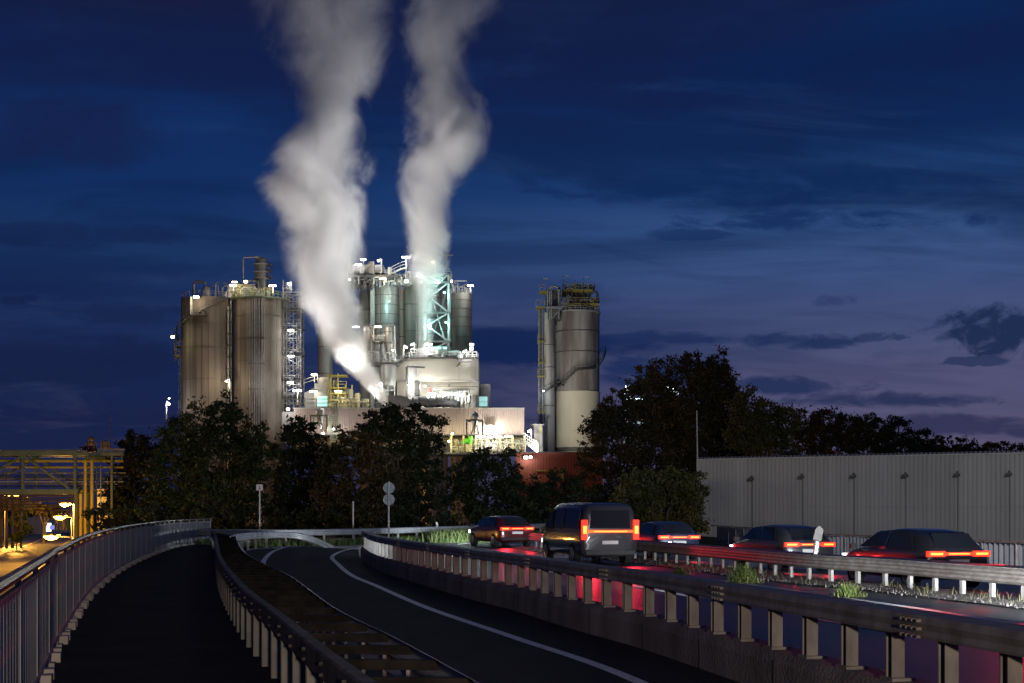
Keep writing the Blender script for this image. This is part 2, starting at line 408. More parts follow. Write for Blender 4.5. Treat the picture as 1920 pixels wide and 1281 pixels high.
for i in range(2600):
    p = P_MED[rn.randrange(30, len(P_MED)-4)]; o = rn.uniform(-.3, 1.0); a = rn.uniform(0, 6.3); s = rn.uniform(.008, .034)
    q = offset([p, p+Vector((-.26, .97, 0))], o)[0] + Vector((rn.uniform(-.25, .25), rn.uniform(-.25, .25), 0))
    z = .05
    stones.add([(q.x+s*math.cos(a+t), q.y+s*math.sin(a+t), z-.02) for t in (0, 2.1, 4.2)] + [(q.x, q.y, z+s*.8)], [(0, 1, 3), (1, 2, 3), (2, 0, 3)])
struct(stones, 'loose_gravel', m_gravel, 'stuff')
# ================================================================== railings, guard rails, signs
# walkway railing: posts, cap rail, close ribbed infill bay by bay
rl = thing('walkway_railing', 'long curved grey metal railing with close ribbed infill beside the dark footpath', 'railing', tuple(P_RAIL[20]))
b = MB(); b.sweep(P_RAIL, [(.045, 1.22), (.05, 1.25), (.03, 1.28), (-.03, 1.28), (-.05, 1.25), (-.045, 1.22)]); b.build('cap_rail', m_rail, rl, True)
b = MB(); b.sweep(P_RAIL, [(.025, .17), (.025, .21), (-.025, .21), (-.025, .17)]); b.build('bottom_rail', m_galv, rl)
b = MB(); b.sweep(P_RAIL, [(.02, 1.13), (.02, 1.16), (-.02, 1.16), (-.02, 1.13)]); b.build('upper_rail', m_galvd, rl)
BAY = 4
m_foot = mat('foot_block', (.40, .36, .32), .8, c2=(.5, .46, .42), scale=3)
for i in range(0, len(P_RAIL)-1, BAY):
    p = P_RAIL[i]; a = frame(P_RAIL, i)
    q = MB(); q.bbox((p.x, p.y, .64), (.05, .042, 1.16), a); q.bbox((p.x, p.y, .075), (.16, .14, .05), a)
    q.build('post', m_panel, rl)
    if i+BAY <= len(P_RAIL):
        seg = P_RAIL[i:i+BAY+1]; q = MB(); tot = 16
        for k in range(tot):
            t = (k+.5)/tot*(len(seg)-1); j = min(int(t), len(seg)-2); pp = seg[j].lerp(seg[j+1], t-j)
            q.bbox((pp.x, pp.y, .67), (.150, .012, .92), a + (.10 if k % 2 else -.10))
        q.build('infill_panel', m_panel, rl)
        for k in range(2):
            pp = seg[0].lerp(seg[-1], .33*(k+1)); 
            pp = offset(seg, -.05)[1+k] ; MB().bbox((pp.x, pp.y, .10), (.16, .13, .11), a).build('foot', m_foot, rl)

def w_beam(s=1):
    """two-wave guard rail sheet, face towards +side when s is 1"""
    f = [(-.155, .0), (-.14, .03), (-.10, .075), (-.055, .075), (-.02, .02), (.02, .02), (.055, .075), (.10, .075), (.14, .03), (.155, .0)]
    return [(s*d, h) for h, d in f] + [(s*(d-.006), h) for h, d in f[::-1]]
def shift(prof, o, z): return [(a+o, h+z) for a, h in prof]

# double barrier between walkway and ramp
m_bar = mat('cross_bar_rust', (.009, .008, .0075), .85, spec=.15, c2=(.028, .024, .022), scale=5, contrast=(.4, .7))
m_postd = mat('dull_post', (.13, .125, .12), .6, .1, c2=(.2, .19, .18), scale=4)
dg = thing('double_guard_rail', 'low double guard rail with rusty cross bars running between footpath and ramp', 'guard rail', tuple(P_DL[20]))
b_rust = MB(); b_rust.sweep(P_DL, [(.05, .53), (.05, .70), (.035, .715), (-.05, .715), (-.06, .69), (-.06, .55)])
b = MB(); b.sweep(P_DR, shift(w_beam(-1), .02, .545)); b.build('road_beam', m_galv, dg, True)
def near(path, p): return min(range(len(path)), key=lambda i: (path[i]-p).length)
i = 0.0; prev = 0
idx = [k for k in range(2, len(P_DL)-6, 2)]
for k in idx[:90]:
    p = P_DL[k]; j = near(P_DR, p); q = P_DR[j]; a = math.atan2(q.y-p.y, q.x-p.x)
    MB().beam((p.x, p.y, .655), (q.x+.03, q.y, .645), .055, .07).build('cross_bar', m_bar, dg)
    t = MB(); pa = frame(P_DL, k)
    t.bbox((p.x, p.y, .26), (.055, .012, .56), a); t.bbox((p.x-.03*math.cos(pa), p.y-.03*math.sin(pa), .26), (.012, .10, .56), pa+R(90)*0); t.bbox((p.x+.03*math.cos(pa), p.y+.03*math.sin(pa), .26), (.012, .10, .56), pa)
    t.build('post', m_postd, dg)
    t = MB(); t.bbox((q.x, q.y, .20), (.03, .06, .62), a); t.build('road_post', m_galvd, dg)
# bolts along the rusty beam
b = MB()
for k in range(4, 60, 2):
    p = P_DL[k]
    for dzz in (.58, .66): b.tube([(p.x-.055, p.y-.02, dzz), (p.x-.082, p.y-.028, dzz)], .014, 6)
b_rust.add(b.v, b.f); b_rust.build('walkway_beam', m_rustd, dg)

# sloping turned-down end where the double barrier meets the junction
T = [gp(441, 1008, .71), gp(452, 1000, .74), gp(470, 996, .76), gp(495, 994.5, .76), gp(518, 997, .68)]
T = [(-9.2, 43, 0), (-10.6, 48, 0), (-11.3, 52.5, .02), (-11.1, 56, .05), (-10.0, 58.2, .02), (-9.0, 58.3, -.22), (-8.0, 57.6, -.62)]
T = smooth_path(T, .5)
tg = thing('guard_rail_end', 'pale curved guard rail end bowing down to the ground at the junction', 'guard rail', tuple(T[4]))
b = MB(); b.sweep(T, shift(w_beam(-1), 0, .55)); b.build('beam', m_galv, tg, True)
for k in range(2, len(T)-8, 2):
    p = T[k]; a = frame(T, k); MB().bbox((p.x, p.y, .2), (.05, .10, .6), a).build('post', m_galvd, tg)

# guard rail on the far side of the junction
fg = thing('far_guard_rail', 'long galvanised guard rail skirting the junction in front of the dark trees', 'guard rail', tuple(P_FAR[10]))
PF2 = P_FAR
b = MB(); b.sweep(PF2, shift(w_beam(-1), 0, .62)); b.build('beam', m_galv, fg, True)
b = MB(); b.sweep(offset(PF2, .45), shift(w_beam(1), 0, .62)); b.build('rear_beam', m_galv, fg, True)
for k in range(2, len(PF2)-1, 4):
    p = PF2[k]; a = frame(PF2, k); MB().bbox((p.x, p.y, .25), (.06, .10, .75), a).build('post', m_galv, fg)

# concrete plinth with the box-beam rail on it, between ramp and motorway
pl = MB(); pl.sweep(P_BAR, [(.0, -.02), (.0, .30), (-.05, .40), (-.36, .40), (-.36, -.02)])
po = pl.build('concrete_plinth', m_concd); tag(po, 'long low stained concrete plinth dividing ramp and motorway', 'concrete barrier')
for k in range(3, len(P_BAR)-1, 4):
    p = P_BAR[k]; a = frame(P_BAR, k); q = offset(P_BAR, -.02)[k]
    MB().bbox((q.x, q.y, .16), (.016, .05, .33), a).build('joint', mat('dark_joint', (.02, .018, .017), .9), po)
bg_ = thing('barrier_rail', 'grey box beam guard rail on steel posts standing on the concrete plinth', 'guard rail', tuple(P_BAR[20]))
b = MB(); b.sweep(P_BAR, [(-.03, .79), (-.025, .81), (-.04, .85), (-.025, .90), (-.04, .955), (-.30, .955), (-.31, .90), (-.31, .79)]); b_box = b
acc = 0
n_bar = 0
pos = 3.0
while pos < len(P_BAR)-2:
    k = int(pos); p = P_BAR[k].lerp(P_BAR[k+1], pos-k); a = frame(P_BAR, k); c_ = Vector((math.sin(a), -math.cos(a), 0))
    t = MB()
    for s_ in (-.043, .043): t.bbox((p.x+c_.x*.14+math.cos(a)*s_, p.y+c_.y*.14+math.sin(a)*s_, .59), (.012, .11, .40), a)
    t.bbox((p.x+c_.x*.14, p.y+c_.y*.14, .59), (.09, .012, .40), a); t.bbox((p.x+c_.x*.16, p.y+c_.y*.16, .41), (.2, .2, .03), a)
    t.build('post', m_galvd, bg_)
    for s_ in ((-.3, .3) if n_bar % 3 == 0 else ()):
        pass
    pos += 1.55; n_bar += 1
bo = MB()
for k in range(6, len(P_BAR)-3, 8):
    p = P_BAR[k]; a = frame(P_BAR, k)
    for dx_ in (-.12, -.04, .04, .12):
        for zz in (.80, .86, .92): bo.bbox((p.x+math.cos(a)*dx_ +.02*math.sin(a), p.y+math.sin(a)*dx_-.02*math.cos(a), zz), (.022, .05, .022), a)
b_box.add(bo.v, bo.f); b_box.build('box_beam', m_galvd, bg_)

# double guard rail in the median
mg = thing('median_guard_rail', 'double sided galvanised guard rail on pale posts in the gravel median', 'guard rail', tuple(P_MED[40]))
b = MB(); b.sweep(P_MED, shift(w_beam(1), .08, .50)); b.build('near_beam', m_galvd, mg, True)
b = MB(); b.sweep(P_MED, shift(w_beam(-1), -.62, .50)); b.build('far_beam', m_galvd, mg, True)
b = MB(); b.sweep(P_MED, [(.10, .645), (.10, .66), (-.62, .66), (-.62, .645)]); b.build('top_plate', m_galvd, mg)
pos = 8.0
while pos < len(P_MED)-2:
    k = int(pos); p = P_MED[k].lerp(P_MED[k+1], pos-k); a = frame(P_MED, k)
    MB().bbox((p.x, p.y, .28), (.10, .075, .60), a).build('post', m_conc, mg)
    pos += 1.9

# railing on the far edge of the bridge
P_PAR = smooth_path([offset(P_MED, -13.3)[k] for k in range(0, len(P_MED), 10)] + [(15.8, 71), (14.5, 80), (14, 90)], 1.0)
pr = thing('bridge_railing', 'far bridge railing of grey ribbed panels below the corrugated warehouse', 'railing', tuple(P_PAR[20]))
PZ = -.66
b = MB(); b.sweep(P_PAR, [(.05, PZ+1.24), (.05, PZ+1.30), (-.05, PZ+1.30), (-.05, PZ+1.24)]); b.build('cap_rail', m_rail, pr)
m_par = mat('parapet_panel', (.22, .23, .26), .5, .3, c2=(.30, .31, .34), scale=2, stretch=(1, 1, .3))
for k in range(0, len(P_PAR)-3, 2):
    p, q = P_PAR[k], P_PAR[k+2]; a = math.atan2(q.y-p.y, q.x-p.x)
    MB().bbox((p.x, p.y, PZ+.62), (.08, .08, 1.24), a).build('post', m_galvd, pr)
    t = MB()
    for i in range(13):
        c_ = p.lerp(q, (i+.5)/13); t.bbox((c_.x, c_.y, PZ+.68), (.13, .02, 1.06), a+(.25 if i % 2 else -.25))
    t.build('infill_panel', m_par, pr)

# delineator posts
def delineator(loc, rz, label, lean=0.0, board=False):
    r = thing('delineator_post', label, 'delineator', loc, rz, None)
    r.rotation_euler = (0, lean, rz)
    b = MB(); b.prism([(-.06, 0), (.06, 0), (.06, .98), (-.06, 1.06)], -.05, .05); local(b, 'body', m_white, r)
    b = MB(); b.prism([(-.063, .66), (.063, .60), (.063, .82), (-.063, .88)], -.053, .053); local(b, 'black_band', m_black, r)
    b = MB(); b.box((-.025, -.058, .66), (.025, -.054, .80)); local(b, 'reflector', mat('reflector', (.85, .85, .9), .2, spec=1), r)
    if board:
        b = MB(); b.box((-.10, .0, 1.0), (.10, .03, 1.5)); local(b, 'grey_board', m_galv, r)
    return r
k = near(P_MED, Vector((7.3, 31.2, 0)))
pq = offset(P_MED, -.3)[k]
dlp = thing('delineator_post', 'leaning delineator with black band and grey top board rising behind the median rail', 'delineator', (pq.x, pq.y, .66))
dlp.rotation_euler = (0, R(8), 0)
b = MB(); b.prism([(-.045, 0), (.045, 0), (.045, .34), (-.045, .34)], -.05, .05); local(b, 'base', m_white, dlp)
b = MB(); b.prism([(-.065, .10), (.065, .10), (.065, .34), (-.065, .36)], -.06, .04); local(b, 'black_band', m_black, dlp)
b = MB(); b.box((-.025, -.066, .12), (.03, -.062, .30)); local(b, 'reflector', mat('reflector', (.85, .85, .9), .2, spec=1), dlp)
b = MB(); b.prism([(-.10, .345), (.10, .335), (.11, .62), (.0, .70), (-.08, .60)], -.02, .02); local(b, 'grey_board', m_postd, dlp)
delineator((X(819, 72), 72, 0), .3, 'white delineator with black band at the junction grass')

# round traffic signs seen from behind
m_back = mat('sign_back', (.20, .215, .235), .5, .4, c2=(.27, .28, .30), scale=6)
sx, sy = X(729, 64), 64
sg = thing('traffic_sign', 'pole with two round traffic signs one above the other seen from behind', 'traffic sign', (sx, sy, 0))
b = MB(); b.tube([(0, 0, -.2), (0, 0, Z(903, sy))], .045, 10); local(b, 'pole', m_galv, sg, True)
for py in (915, 937):
    z = Z(py, sy); ring = MB(); r_ = S(10.2, sy)
    vs = [(r_*math.cos(t*2*math.pi/32), .05, z+r_*math.sin(t*2*math.pi/32)) for t in range(32)]
    ring.add(vs + [(x, .075, zz) for x, _, zz in vs], [tuple(range(32)), tuple(range(63, 31, -1))] + [(i, 32+i, 32+(i+1) % 32, (i+1) % 32) for i in range(32)])
    d_ = local(ring, 'disc', m_back, sg)
    rim = MB(); rim.tube([(r_*math.cos(t*2*math.pi/32), .05, z+r_*math.sin(t*2*math.pi/32)) for t in range(33)], .018, 6, caps=False)
    rim.tube([(-.1, .03, z+.06), (.1, .03, z+.06)], .015, 6); rim.tube([(-.1, .03, z-.06), (.1, .03, z-.06)], .015, 6)
    o = local(rim, 'rim', m_galv, sg); o.parent = d_
    st = MB(); st.box((r_*.62, .04, z+.04), (r_*.82, .048, z+.12)); o = local(st, 'sticker', m_white, sg); o.parent = d_

# small square sign with a red figure
sx, sy = X(487, 71), 71
s2 = thing('square_sign', 'small white square sign with a reddish mark on a thin pole before the trees', 'sign', (sx, sy, 0))
b = MB(); b.tube([(0, 0, -.3), (0, 0, Z(910, sy))], .04, 8); local(b, 'pole', m_galv, s2, True)
w = S(6.2, sy); z0, z1 = Z(919.8, sy), Z(908.6, sy)
b = MB(); b.box((-w, -.07, z0), (w, -.05, z1)); pn = local(b, 'panel', mat('sign_white', (.62, .50, .46), .6), s2)
b = MB(); zc = (z0+z1)/2
b.add([(-.045, -.075, zc+.07), (.045, -.075, zc+.07), (.035, -.075, zc-.0), (-.03, -.075, zc-.0)], [(0, 1, 2, 3)])
b.add([(-.05, -.075, zc-.02), (.045, -.075, zc-.02), (.06, -.075, zc-.10), (.0, -.075, zc-.12)], [(0, 1, 2, 3)])
o = local(b, 'mark', mat('sign_red', (.24, .07, .05), .6), s2); o.parent = pn
b = MB(); b.tube([(X(662, 73), 73, -.3), (X(662, 73), 73, Z(940, 73))], .05, 8)
tag(b.build('bare_pole', m_galvd, None, True), 'thin bare pole standing behind the far guard rail', 'pole')

# ================================================================== grass
def grass(name, spots, m, h0, h1, seed, wide=.02, fall=None):
    rn = random.Random(seed); b = MB()
    for (x, y, z) in spots:
        a = rn.uniform(0, 6.28); h = rn.uniform(h0, h1)*(fall(x, y) if fall else 1); le = rn.uniform(.15, .95)*h; w = wide*rn.uniform(.7, 1.4); ca, sa = math.cos(a), math.sin(a)
        p = rn.uniform(0, 6.28)
        b.add([(x-w*ca, y-w*sa, z), (x+w*ca, y+w*sa, z), (x+w*.6*ca+le*.4*math.cos(p), y+w*.6*sa+le*.4*math.sin(p), z+h*.65),
               (x-w*.6*ca+le*.4*math.cos(p), y-w*.6*sa+le*.4*math.sin(p), z+h*.65), (x+le*math.cos(p), y+le*math.sin(p), z+h)], [(0, 1, 2, 3), (3, 2, 4)])
    return b.build(name, m)
m_gr = mat('grass_blade', (.05, .085, .022), .8, c2=(.13, .17, .05), scale=1.1)
m_gr2 = mat('grass_bright', (.08, .13, .03), .8, c2=(.17, .20, .05), scale=4)
m_gr3 = mat('grass_dry', (.045, .05, .02), .9, c2=(.10, .09, .045), scale=3)
rn = random.Random(11)
sp_ = []
for i in range(5200):                       # island between junction and main road
    px = rn.uniform(812, 945); d = rn.uniform(67, 80)
    lo = 1018-(px-830)*.0; d = rn.uniform(66.5, 79)
    x = X(px, d) + rn.gauss(0, .3)
    sp_.append((x, d, .0))
o = grass('island_grass', sp_, m_gr, .25, .75, 3, .035); o['kind'] = 'stuff'
sp_ = []
for i in range(5200):
    k = rn.randrange(2, len(P_FAR)-40); q = offset(P_FAR, 0)[k]; off = rn.uniform(-1.1, .9)
    t = frame(P_FAR, k); sp_.append((q.x - math.sin(t)*off + rn.uniform(-.3, .3), q.y + math.cos(t)*off + rn.uniform(-.3, .3), -.03))
o = grass('verge_grass', sp_, m_gr, .10, .42, 4, .03); o['kind'] = 'stuff'
sp_ = []
for i in range(1500):
    k = rn.randrange(30, len(P_MED)-6); q = offset(P_MED, rn.choice([rn.uniform(.5, .95), rn.uniform(-.2, .5)]))[k] if False else P_MED[k]
    t = frame(P_MED, k); off = rn.uniform(.15, 1.0) if rn.random() < .8 else rn.uniform(-.1, .3)
    if mnoise.noise(Vector((q.x*.9, q.y*.9, off*2))) < -.02: continue
    sp_.append((q.x - math.sin(t)*off, q.y + math.cos(t)*off, .04))
o = grass('median_grass', sp_, m_gr3, .05, .24, 5, .008); o['kind'] = 'stuff'
def tuft(px, py, r, h, n, seed, label):
    x, y, z = gp(px, py, .04); rn = random.Random(seed); pts = []
    for i in range(int(n*1.3)):
        rr = r*abs(rn.gauss(0, .5)); a = rn.uniform(0, 6.28); pts.append((x+rr*math.cos(a), y+rr*math.sin(a)*.7, .04))
    o = grass('grass_tuft', pts, m_gr2, h*.35, h, seed, .009, lambda a, c: max(.25, 1.05-(((a-x)**2+((c-y)/.7)**2)**.5/r)**1.5*.8))
    return tag(o, label, 'grass tuft')
tuft(1393, 1093, .42, .52, 420, 1, 'tall bright green grass tuft with yellow tips on the gravel median')
tuft(1592, 1119, .34, .30, 360, 2, 'short spreading green grass tuft on the gravel median')
tuft(1275, 1078, .3, .28, 160, 3, 'small pale grass tuft in the median farthest along')

# ================================================================== vehicles
m_glass = mat('car_glass', (.012, .014, .018), .08, spec=.7)
m_tyre = mat('tyre', (.012, .012, .012), .85)
m_rim = mat('wheel_rim', (.35, .35, .37), .35, .8)
m_plate = mat('number_plate', (.75, .75, .72), .5)
g_tail = glow('tail_lamp', (1.0, .030, .010), 1.6)
g_amber = glow('brake_lamp', (1.0, .085, .01), 2.4)
g_core = glow('lamp_core', (1.0, .14, .02), 6)
g_head = glow('head_lamp', (.85, .92, 1.0), 8)
def paint(name, c): 
    m = mat(name, c, .3, .2); b = m.node_tree.nodes['Principled BSDF']; b.inputs['Coat Weight'].default_value = .6; b.inputs['Coat Roughness'].default_value = .06; return m
def ring(hw, zb, zbelt, zr, hr, k=0):
    """cross-section from sill to roof and back, one side then the other"""
    pts = [(hw*.90, zb), (hw*.985, zb+.10), (hw, zb+(zbelt-zb)*.5), (hw*.985, zbelt-.05), (hw*.95, zbelt)]
    if zr > zbelt+.02: pts += [(hr+(hw*.95-hr)*.12, zr-.09), (hr*.92, zr-.02), (hr*.5, zr)]
    else: pts += [(hw*.93, zr), (hw*.85, zr+.012), (hw*.5, zr+.02)]
    return pts + [(-y, z) for y, z in pts[::-1]]
def make_vehicle(name, label, cat, loc, rz, colr, st, wheels, wr, rear, side, front, tails, lit=True, power=30, head=0, hw=.9, plate_z=.62, group=None):
    """st: stations from the rear (x, half width, sill, belt, roof, half roof); x runs forward"""
    r = thing(name, label, cat, loc, rz, group)
    b = MB(); rings = [[(x, y, z) for y, z in ring(w, zb, zt, zr, hr)] for x, w, zb, zt, zr, hr in st]
    m = len(rings[0]); vs = [p for q in rings for p in q]
    fs = [(i*m+j, i*m+(j+1) % m, (i+1)*m+(j+1) % m, (i+1)*m+j) for i in range(len(rings)-1) for j in range(m)]
    fs += [tuple(range(m-1, -1, -1)), tuple((len(rings)-1)*m+j for j in range(m))]
    b.add(vs, fs); body = local(b, 'body', colr, r, True)
    bv = body.modifiers.new('soft', 'SUBSURF'); bv.levels = bv.render_levels = 1
    for (wx) in wheels:
        for s_ in (1, -1):
            y0 = s_*(hw-.20); y1 = s_*(hw-.0)
            t = MB(); t.tube([(wx, y0, wr), (wx, y1, wr)], wr, 22); w_ = local(t, 'wheel', m_tyre, r, True)
            t = MB(); t.tube([(wx, y1, wr), (wx, y1+s_*.012, wr)], wr*.64, 18)
            for q in range(5):
                a = q*2*math.pi/5; t.beam((wx, y1+s_*.016, wr), (wx+wr*.6*math.cos(a), y1+s_*.016, wr+wr*.6*math.sin(a)), .06, .012)
            o = local(t, 'rim', m_rim, r); o.parent = w_
    def quad(nm, pts, m_): 
        t = MB(); n_ = len(pts); c_ = sum((Vector(p) for p in pts), Vector())/n_
        nrm = (Vector(pts[1])-Vector(pts[0])).cross(Vector(pts[2])-Vector(pts[0])).normalized()*.02
        t.add([Vector(p)+nrm*.5 for p in pts] + [Vector(p)-nrm*.5 for p in pts], [tuple(range(n_)), tuple(range(2*n_-1, n_-1, -1))] + [(i, n_+i, n_+(i+1) % n_, (i+1) % n_) for i in range(n_)])
        return local(t, nm, m_, r)
    quad('rear_window', rear, m_glass)
    for sd in side:
        quad('side_window', sd, m_glass); quad('side_window', [(x, -y, z) for x, y, z in sd][::-1], m_glass)
    quad('windscreen', front, m_glass)
    for nm, a_, b_, g_ in tails:
        t = MB(); t.box(a_, b_); tl = local(t, nm, g_, r)
        iy, iz = (b_[1]-a_[1])*.14, (b_[2]-a_[2])*.3
        t = MB(); t.box((a_[0]-.012, a_[1]+iy, a_[2]+iz), (a_[0]-.001, b_[1]-iy, b_[2]-iz)); o = local(t, 'lamp_core', g_core, r); o.parent = tl
    t = MB(); t.box((st[0][0]-.035, -.26, plate_z), (st[0][0]-.01, .26, plate_z+.11)); local(t, 'number_plate', m_plate, r)
    t = MB(); t.box((st[0][0]-.06, -hw*.85, .34), (st[0][0]+.1, hw*.85, .46)); local(t, 'bumper', m_black, r)
    for s_ in (1, -1):
        t = MB(); mx = st[-4][0]; t.bbox((mx, s_*(hw+.08), st[-4][3]+.05), (.12, .18, .13)); local(t, 'mirror', m_black, r)
    ca, sa = math.cos(rz), math.sin(rz)
    def wp(x, y, z): return (loc[0]+x*ca-y*sa, loc[1]+x*sa+y*ca, loc[2]+z)
    if power:
        for s_ in (1, -1):
            light('tail_light', 'SPOT', wp(st[0][0]-.12, s_*hw*.7, .85), power, (1, .018, .035), .12, None, wp(st[0][0]-8, s_*hw*1.0, -.8), 80, 1)
    xh = st[-1][0]
    for s_ in (1, -1):
        t = MB(); t.lathe(0, 0, [(.0, 0)], 3) if False else t.bbox((xh-.03, s_*hw*.66, .68), (.14, .34, .13)); local(t, 'headlight', g_head, r)
        if head: light('head_light', 'SPOT', wp(xh+.15, s_*hw*.66, .68), head, (.82, .91, 1), .08, None, wp(xh+30, s_*hw*1.0, .35), 62, .85)
    return r
def car_parts():
    st = [(-2.10, .72, .30, .80, .84, .5), (-2.05, .84, .26, .92, 1.02, .62), (-1.75, .89, .22, .95, 1.30, .62), (-1.2, .90, .20, .95, 1.43, .62), (-.3, .90, .20, .94, 1.47, .63),
          (.45, .90, .20, .93, 1.40, .62), (1.15, .89, .20, .92, .96, .62), (1.7, .86, .22, .84, .86, .6), (2.05, .78, .28, .72, .74, .5), (2.12, .6, .34, .60, .62, .4)]
    rear = [(-2.03, -.56, 1.00), (-1.70, -.50, 1.34), (-1.70, .50, 1.34), (-2.03, .56, 1.00)]
    side = [[(-1.55, .885, .98), (-1.2, .70, 1.36), (-.35, .71, 1.40), (-.35, .885, .98)], [(-.27, .885, .98), (-.27, .71, 1.40), (.4, .70, 1.34), (1.0, .875, .97)]]
    front = [(.52, .56, 1.36), (.52, -.56, 1.36), (1.16, -.64, .99), (1.16, .64, .99)]
    tails = [('tail_lamp', (-2.13, .38, .80), (-2.02, .82, .93), g_tail), ('tail_lamp', (-2.13, -.82, .80), (-2.02, -.38, .93), g_tail), ('light_bar', (-2.12, -.38, .83), (-2.05, .38, .90), g_tail)]
    return dict(st=st, wheels=(-1.32, 1.32), wr=.32, rear=rear, side=side, front=front, tails=tails, hw=.9)
def heading(path, y): 
    k = min(range(len(path)), key=lambda i: abs(path[i].y-y)); return frame(path, k)
def put(off, y): 
    q = offset(P_MED, off); k = min(range(len(q)), key=lambda i: abs(q[i].y-y)); return q[k], frame(P_MED, k)
p, a = put(2.9, 55)
make_vehicle('hatchback_car', 'dark red car with glowing tail lamps driving away before the far guard rail', 'car', (p.x+.9, 60.5, .0), a+.18, paint('paint_red', (.10, .012, .014)), power=160, head=1500, **car_parts())
st = [(-2.45, .88, .30, 1.0, 1.70, .74), (-2.42, .94, .26, 1.05, 1.90, .76), (-2.0, .95, .24, 1.05, 1.96, .80), (0, .95, .24, 1.05, 1.98, .80), (1.0, .95, .24, 1.05, 1.96, .78), (1.35, .95, .24, 1.05, 1.80, .74), (1.95, .92, .24, 1.02, 1.10, .7), (2.35, .86, .28, .88, .92, .6), (2.5, .7, .34, .66, .70, .5)]
p, a = put(2.1, 42.5)
make_vehicle('passenger_van', 'tall dark van with upright red tail lamps on the motorway beside the median', 'van', (p.x, p.y, 0), a, paint('paint_grey', (.05, .05, .058)),
             st, (-1.5, 1.5), .34, [(-2.46, -.66, 1.16), (-2.44, -.62, 1.72), (-2.44, .62, 1.72), (-2.46, .66, 1.16)],
             [[(-2.1, .93, 1.12), (-2.1, .84, 1.76), (-.6, .845, 1.78), (-.6, .94, 1.12)], [(-.5, .94, 1.12), (-.5, .845, 1.78), (.55, .84, 1.77), (.55, .94, 1.12)], [(.65, .94, 1.12), (.65, .84, 1.76), (1.3, .81, 1.62), (1.75, .92, 1.12)]],
             [(1.42, .68, 1.72), (1.42, -.68, 1.72), (1.98, -.78, 1.14), (1.98, .78, 1.14)],
             [('tail_lamp', (-2.53, .76, .80), (-2.40, .93, 1.42), g_tail), ('tail_lamp', (-2.53, -.93, .80), (-2.40, -.76, 1.42), g_tail), ('brake_lamp', (-2.51, -.76, 1.02), (-2.43, .76, 1.10), g_amber)],
             power=200, head=500, hw=.95, plate_z=.66)
p, a = put(-3.0, 50)
make_vehicle('hatchback_car', 'dark blue car with red tail lamps beyond the median rail just behind the tall van', 'car', (p.x, p.y, -.16), a, paint('paint_blue', (.02, .03, .07)), power=60, head=300, **car_parts())
p, a = put(-3.4, 40.5)
make_vehicle('hatchback_car', 'grey car with red tail lamps beyond the median rail near the leaning delineator', 'car', (p.x, p.y, -.18), a, paint('paint_dark_grey', (.045, .047, .052)), power=60, head=300, **car_parts())
p, a = put(-3.2, 32.3)
make_vehicle('hatchback_car', 'black car behind the median rail, nearer the camera than the grey one', 'car', (p.x, p.y, -.17), a, paint('paint_black', (.016, .016, .019)), power=60, head=300, **car_parts())
# ================================================================== trees
def leaf_mat(name, a, b_, c_):
    m = bpy.data.materials.new(name); m.use_nodes = True; nt = m.node_tree; L = nt.links; bs = nt.nodes['Principled BSDF']
    bs.inputs['Roughness'].default_value = .65; bs.inputs['Specular IOR Level'].default_value = .25
    geo = nt.nodes.new('ShaderNodeNewGeometry')
    n = nt.nodes.new('ShaderNodeTexNoise'); n.inputs['Scale'].default_value = .35; n.inputs['Detail'].default_value = 4
    L.new(geo.outputs['Position'], n.inputs['Vector'])
    ri = nt.nodes.new('ShaderNodeMath'); ri.operation = 'MULTIPLY_ADD'; ri.inputs[1].default_value = .18; 
    L.new(geo.outputs['Random Per Island'], ri.inputs[0]); L.new(n.outputs['Fac'], ri.inputs[2])
    r = nt.nodes.new('ShaderNodeValToRGB'); e = r.color_ramp.elements
    e[0].position = .45; e[0].color = (*a, 1); e[1].position = .60; e[1].color = (*b_, 1)
    q = e.new(.75); q.color = (*c_, 1)
    L.new(ri.outputs[0], r.inputs['Fac']); L.new(r.outputs['Color'], bs.inputs['Base Color'])
    return m
LG = leaf_mat('leaf_green', (.016, .028, .009), (.028, .044, .013), (.042, .054, .015))
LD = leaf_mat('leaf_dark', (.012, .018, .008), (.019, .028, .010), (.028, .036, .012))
LA = leaf_mat('leaf_autumn', (.018, .020, .008), (.034, .029, .010), (.056, .036, .011))
LY = leaf_mat('leaf_yellowing', (.028, .034, .010), (.052, .050, .014), (.085, .068, .018))
BARK = mat('bark', (.035, .028, .022), .95, c2=(.075, .062, .05), scale=3, stretch=(1, 1, .25), bump=.5)

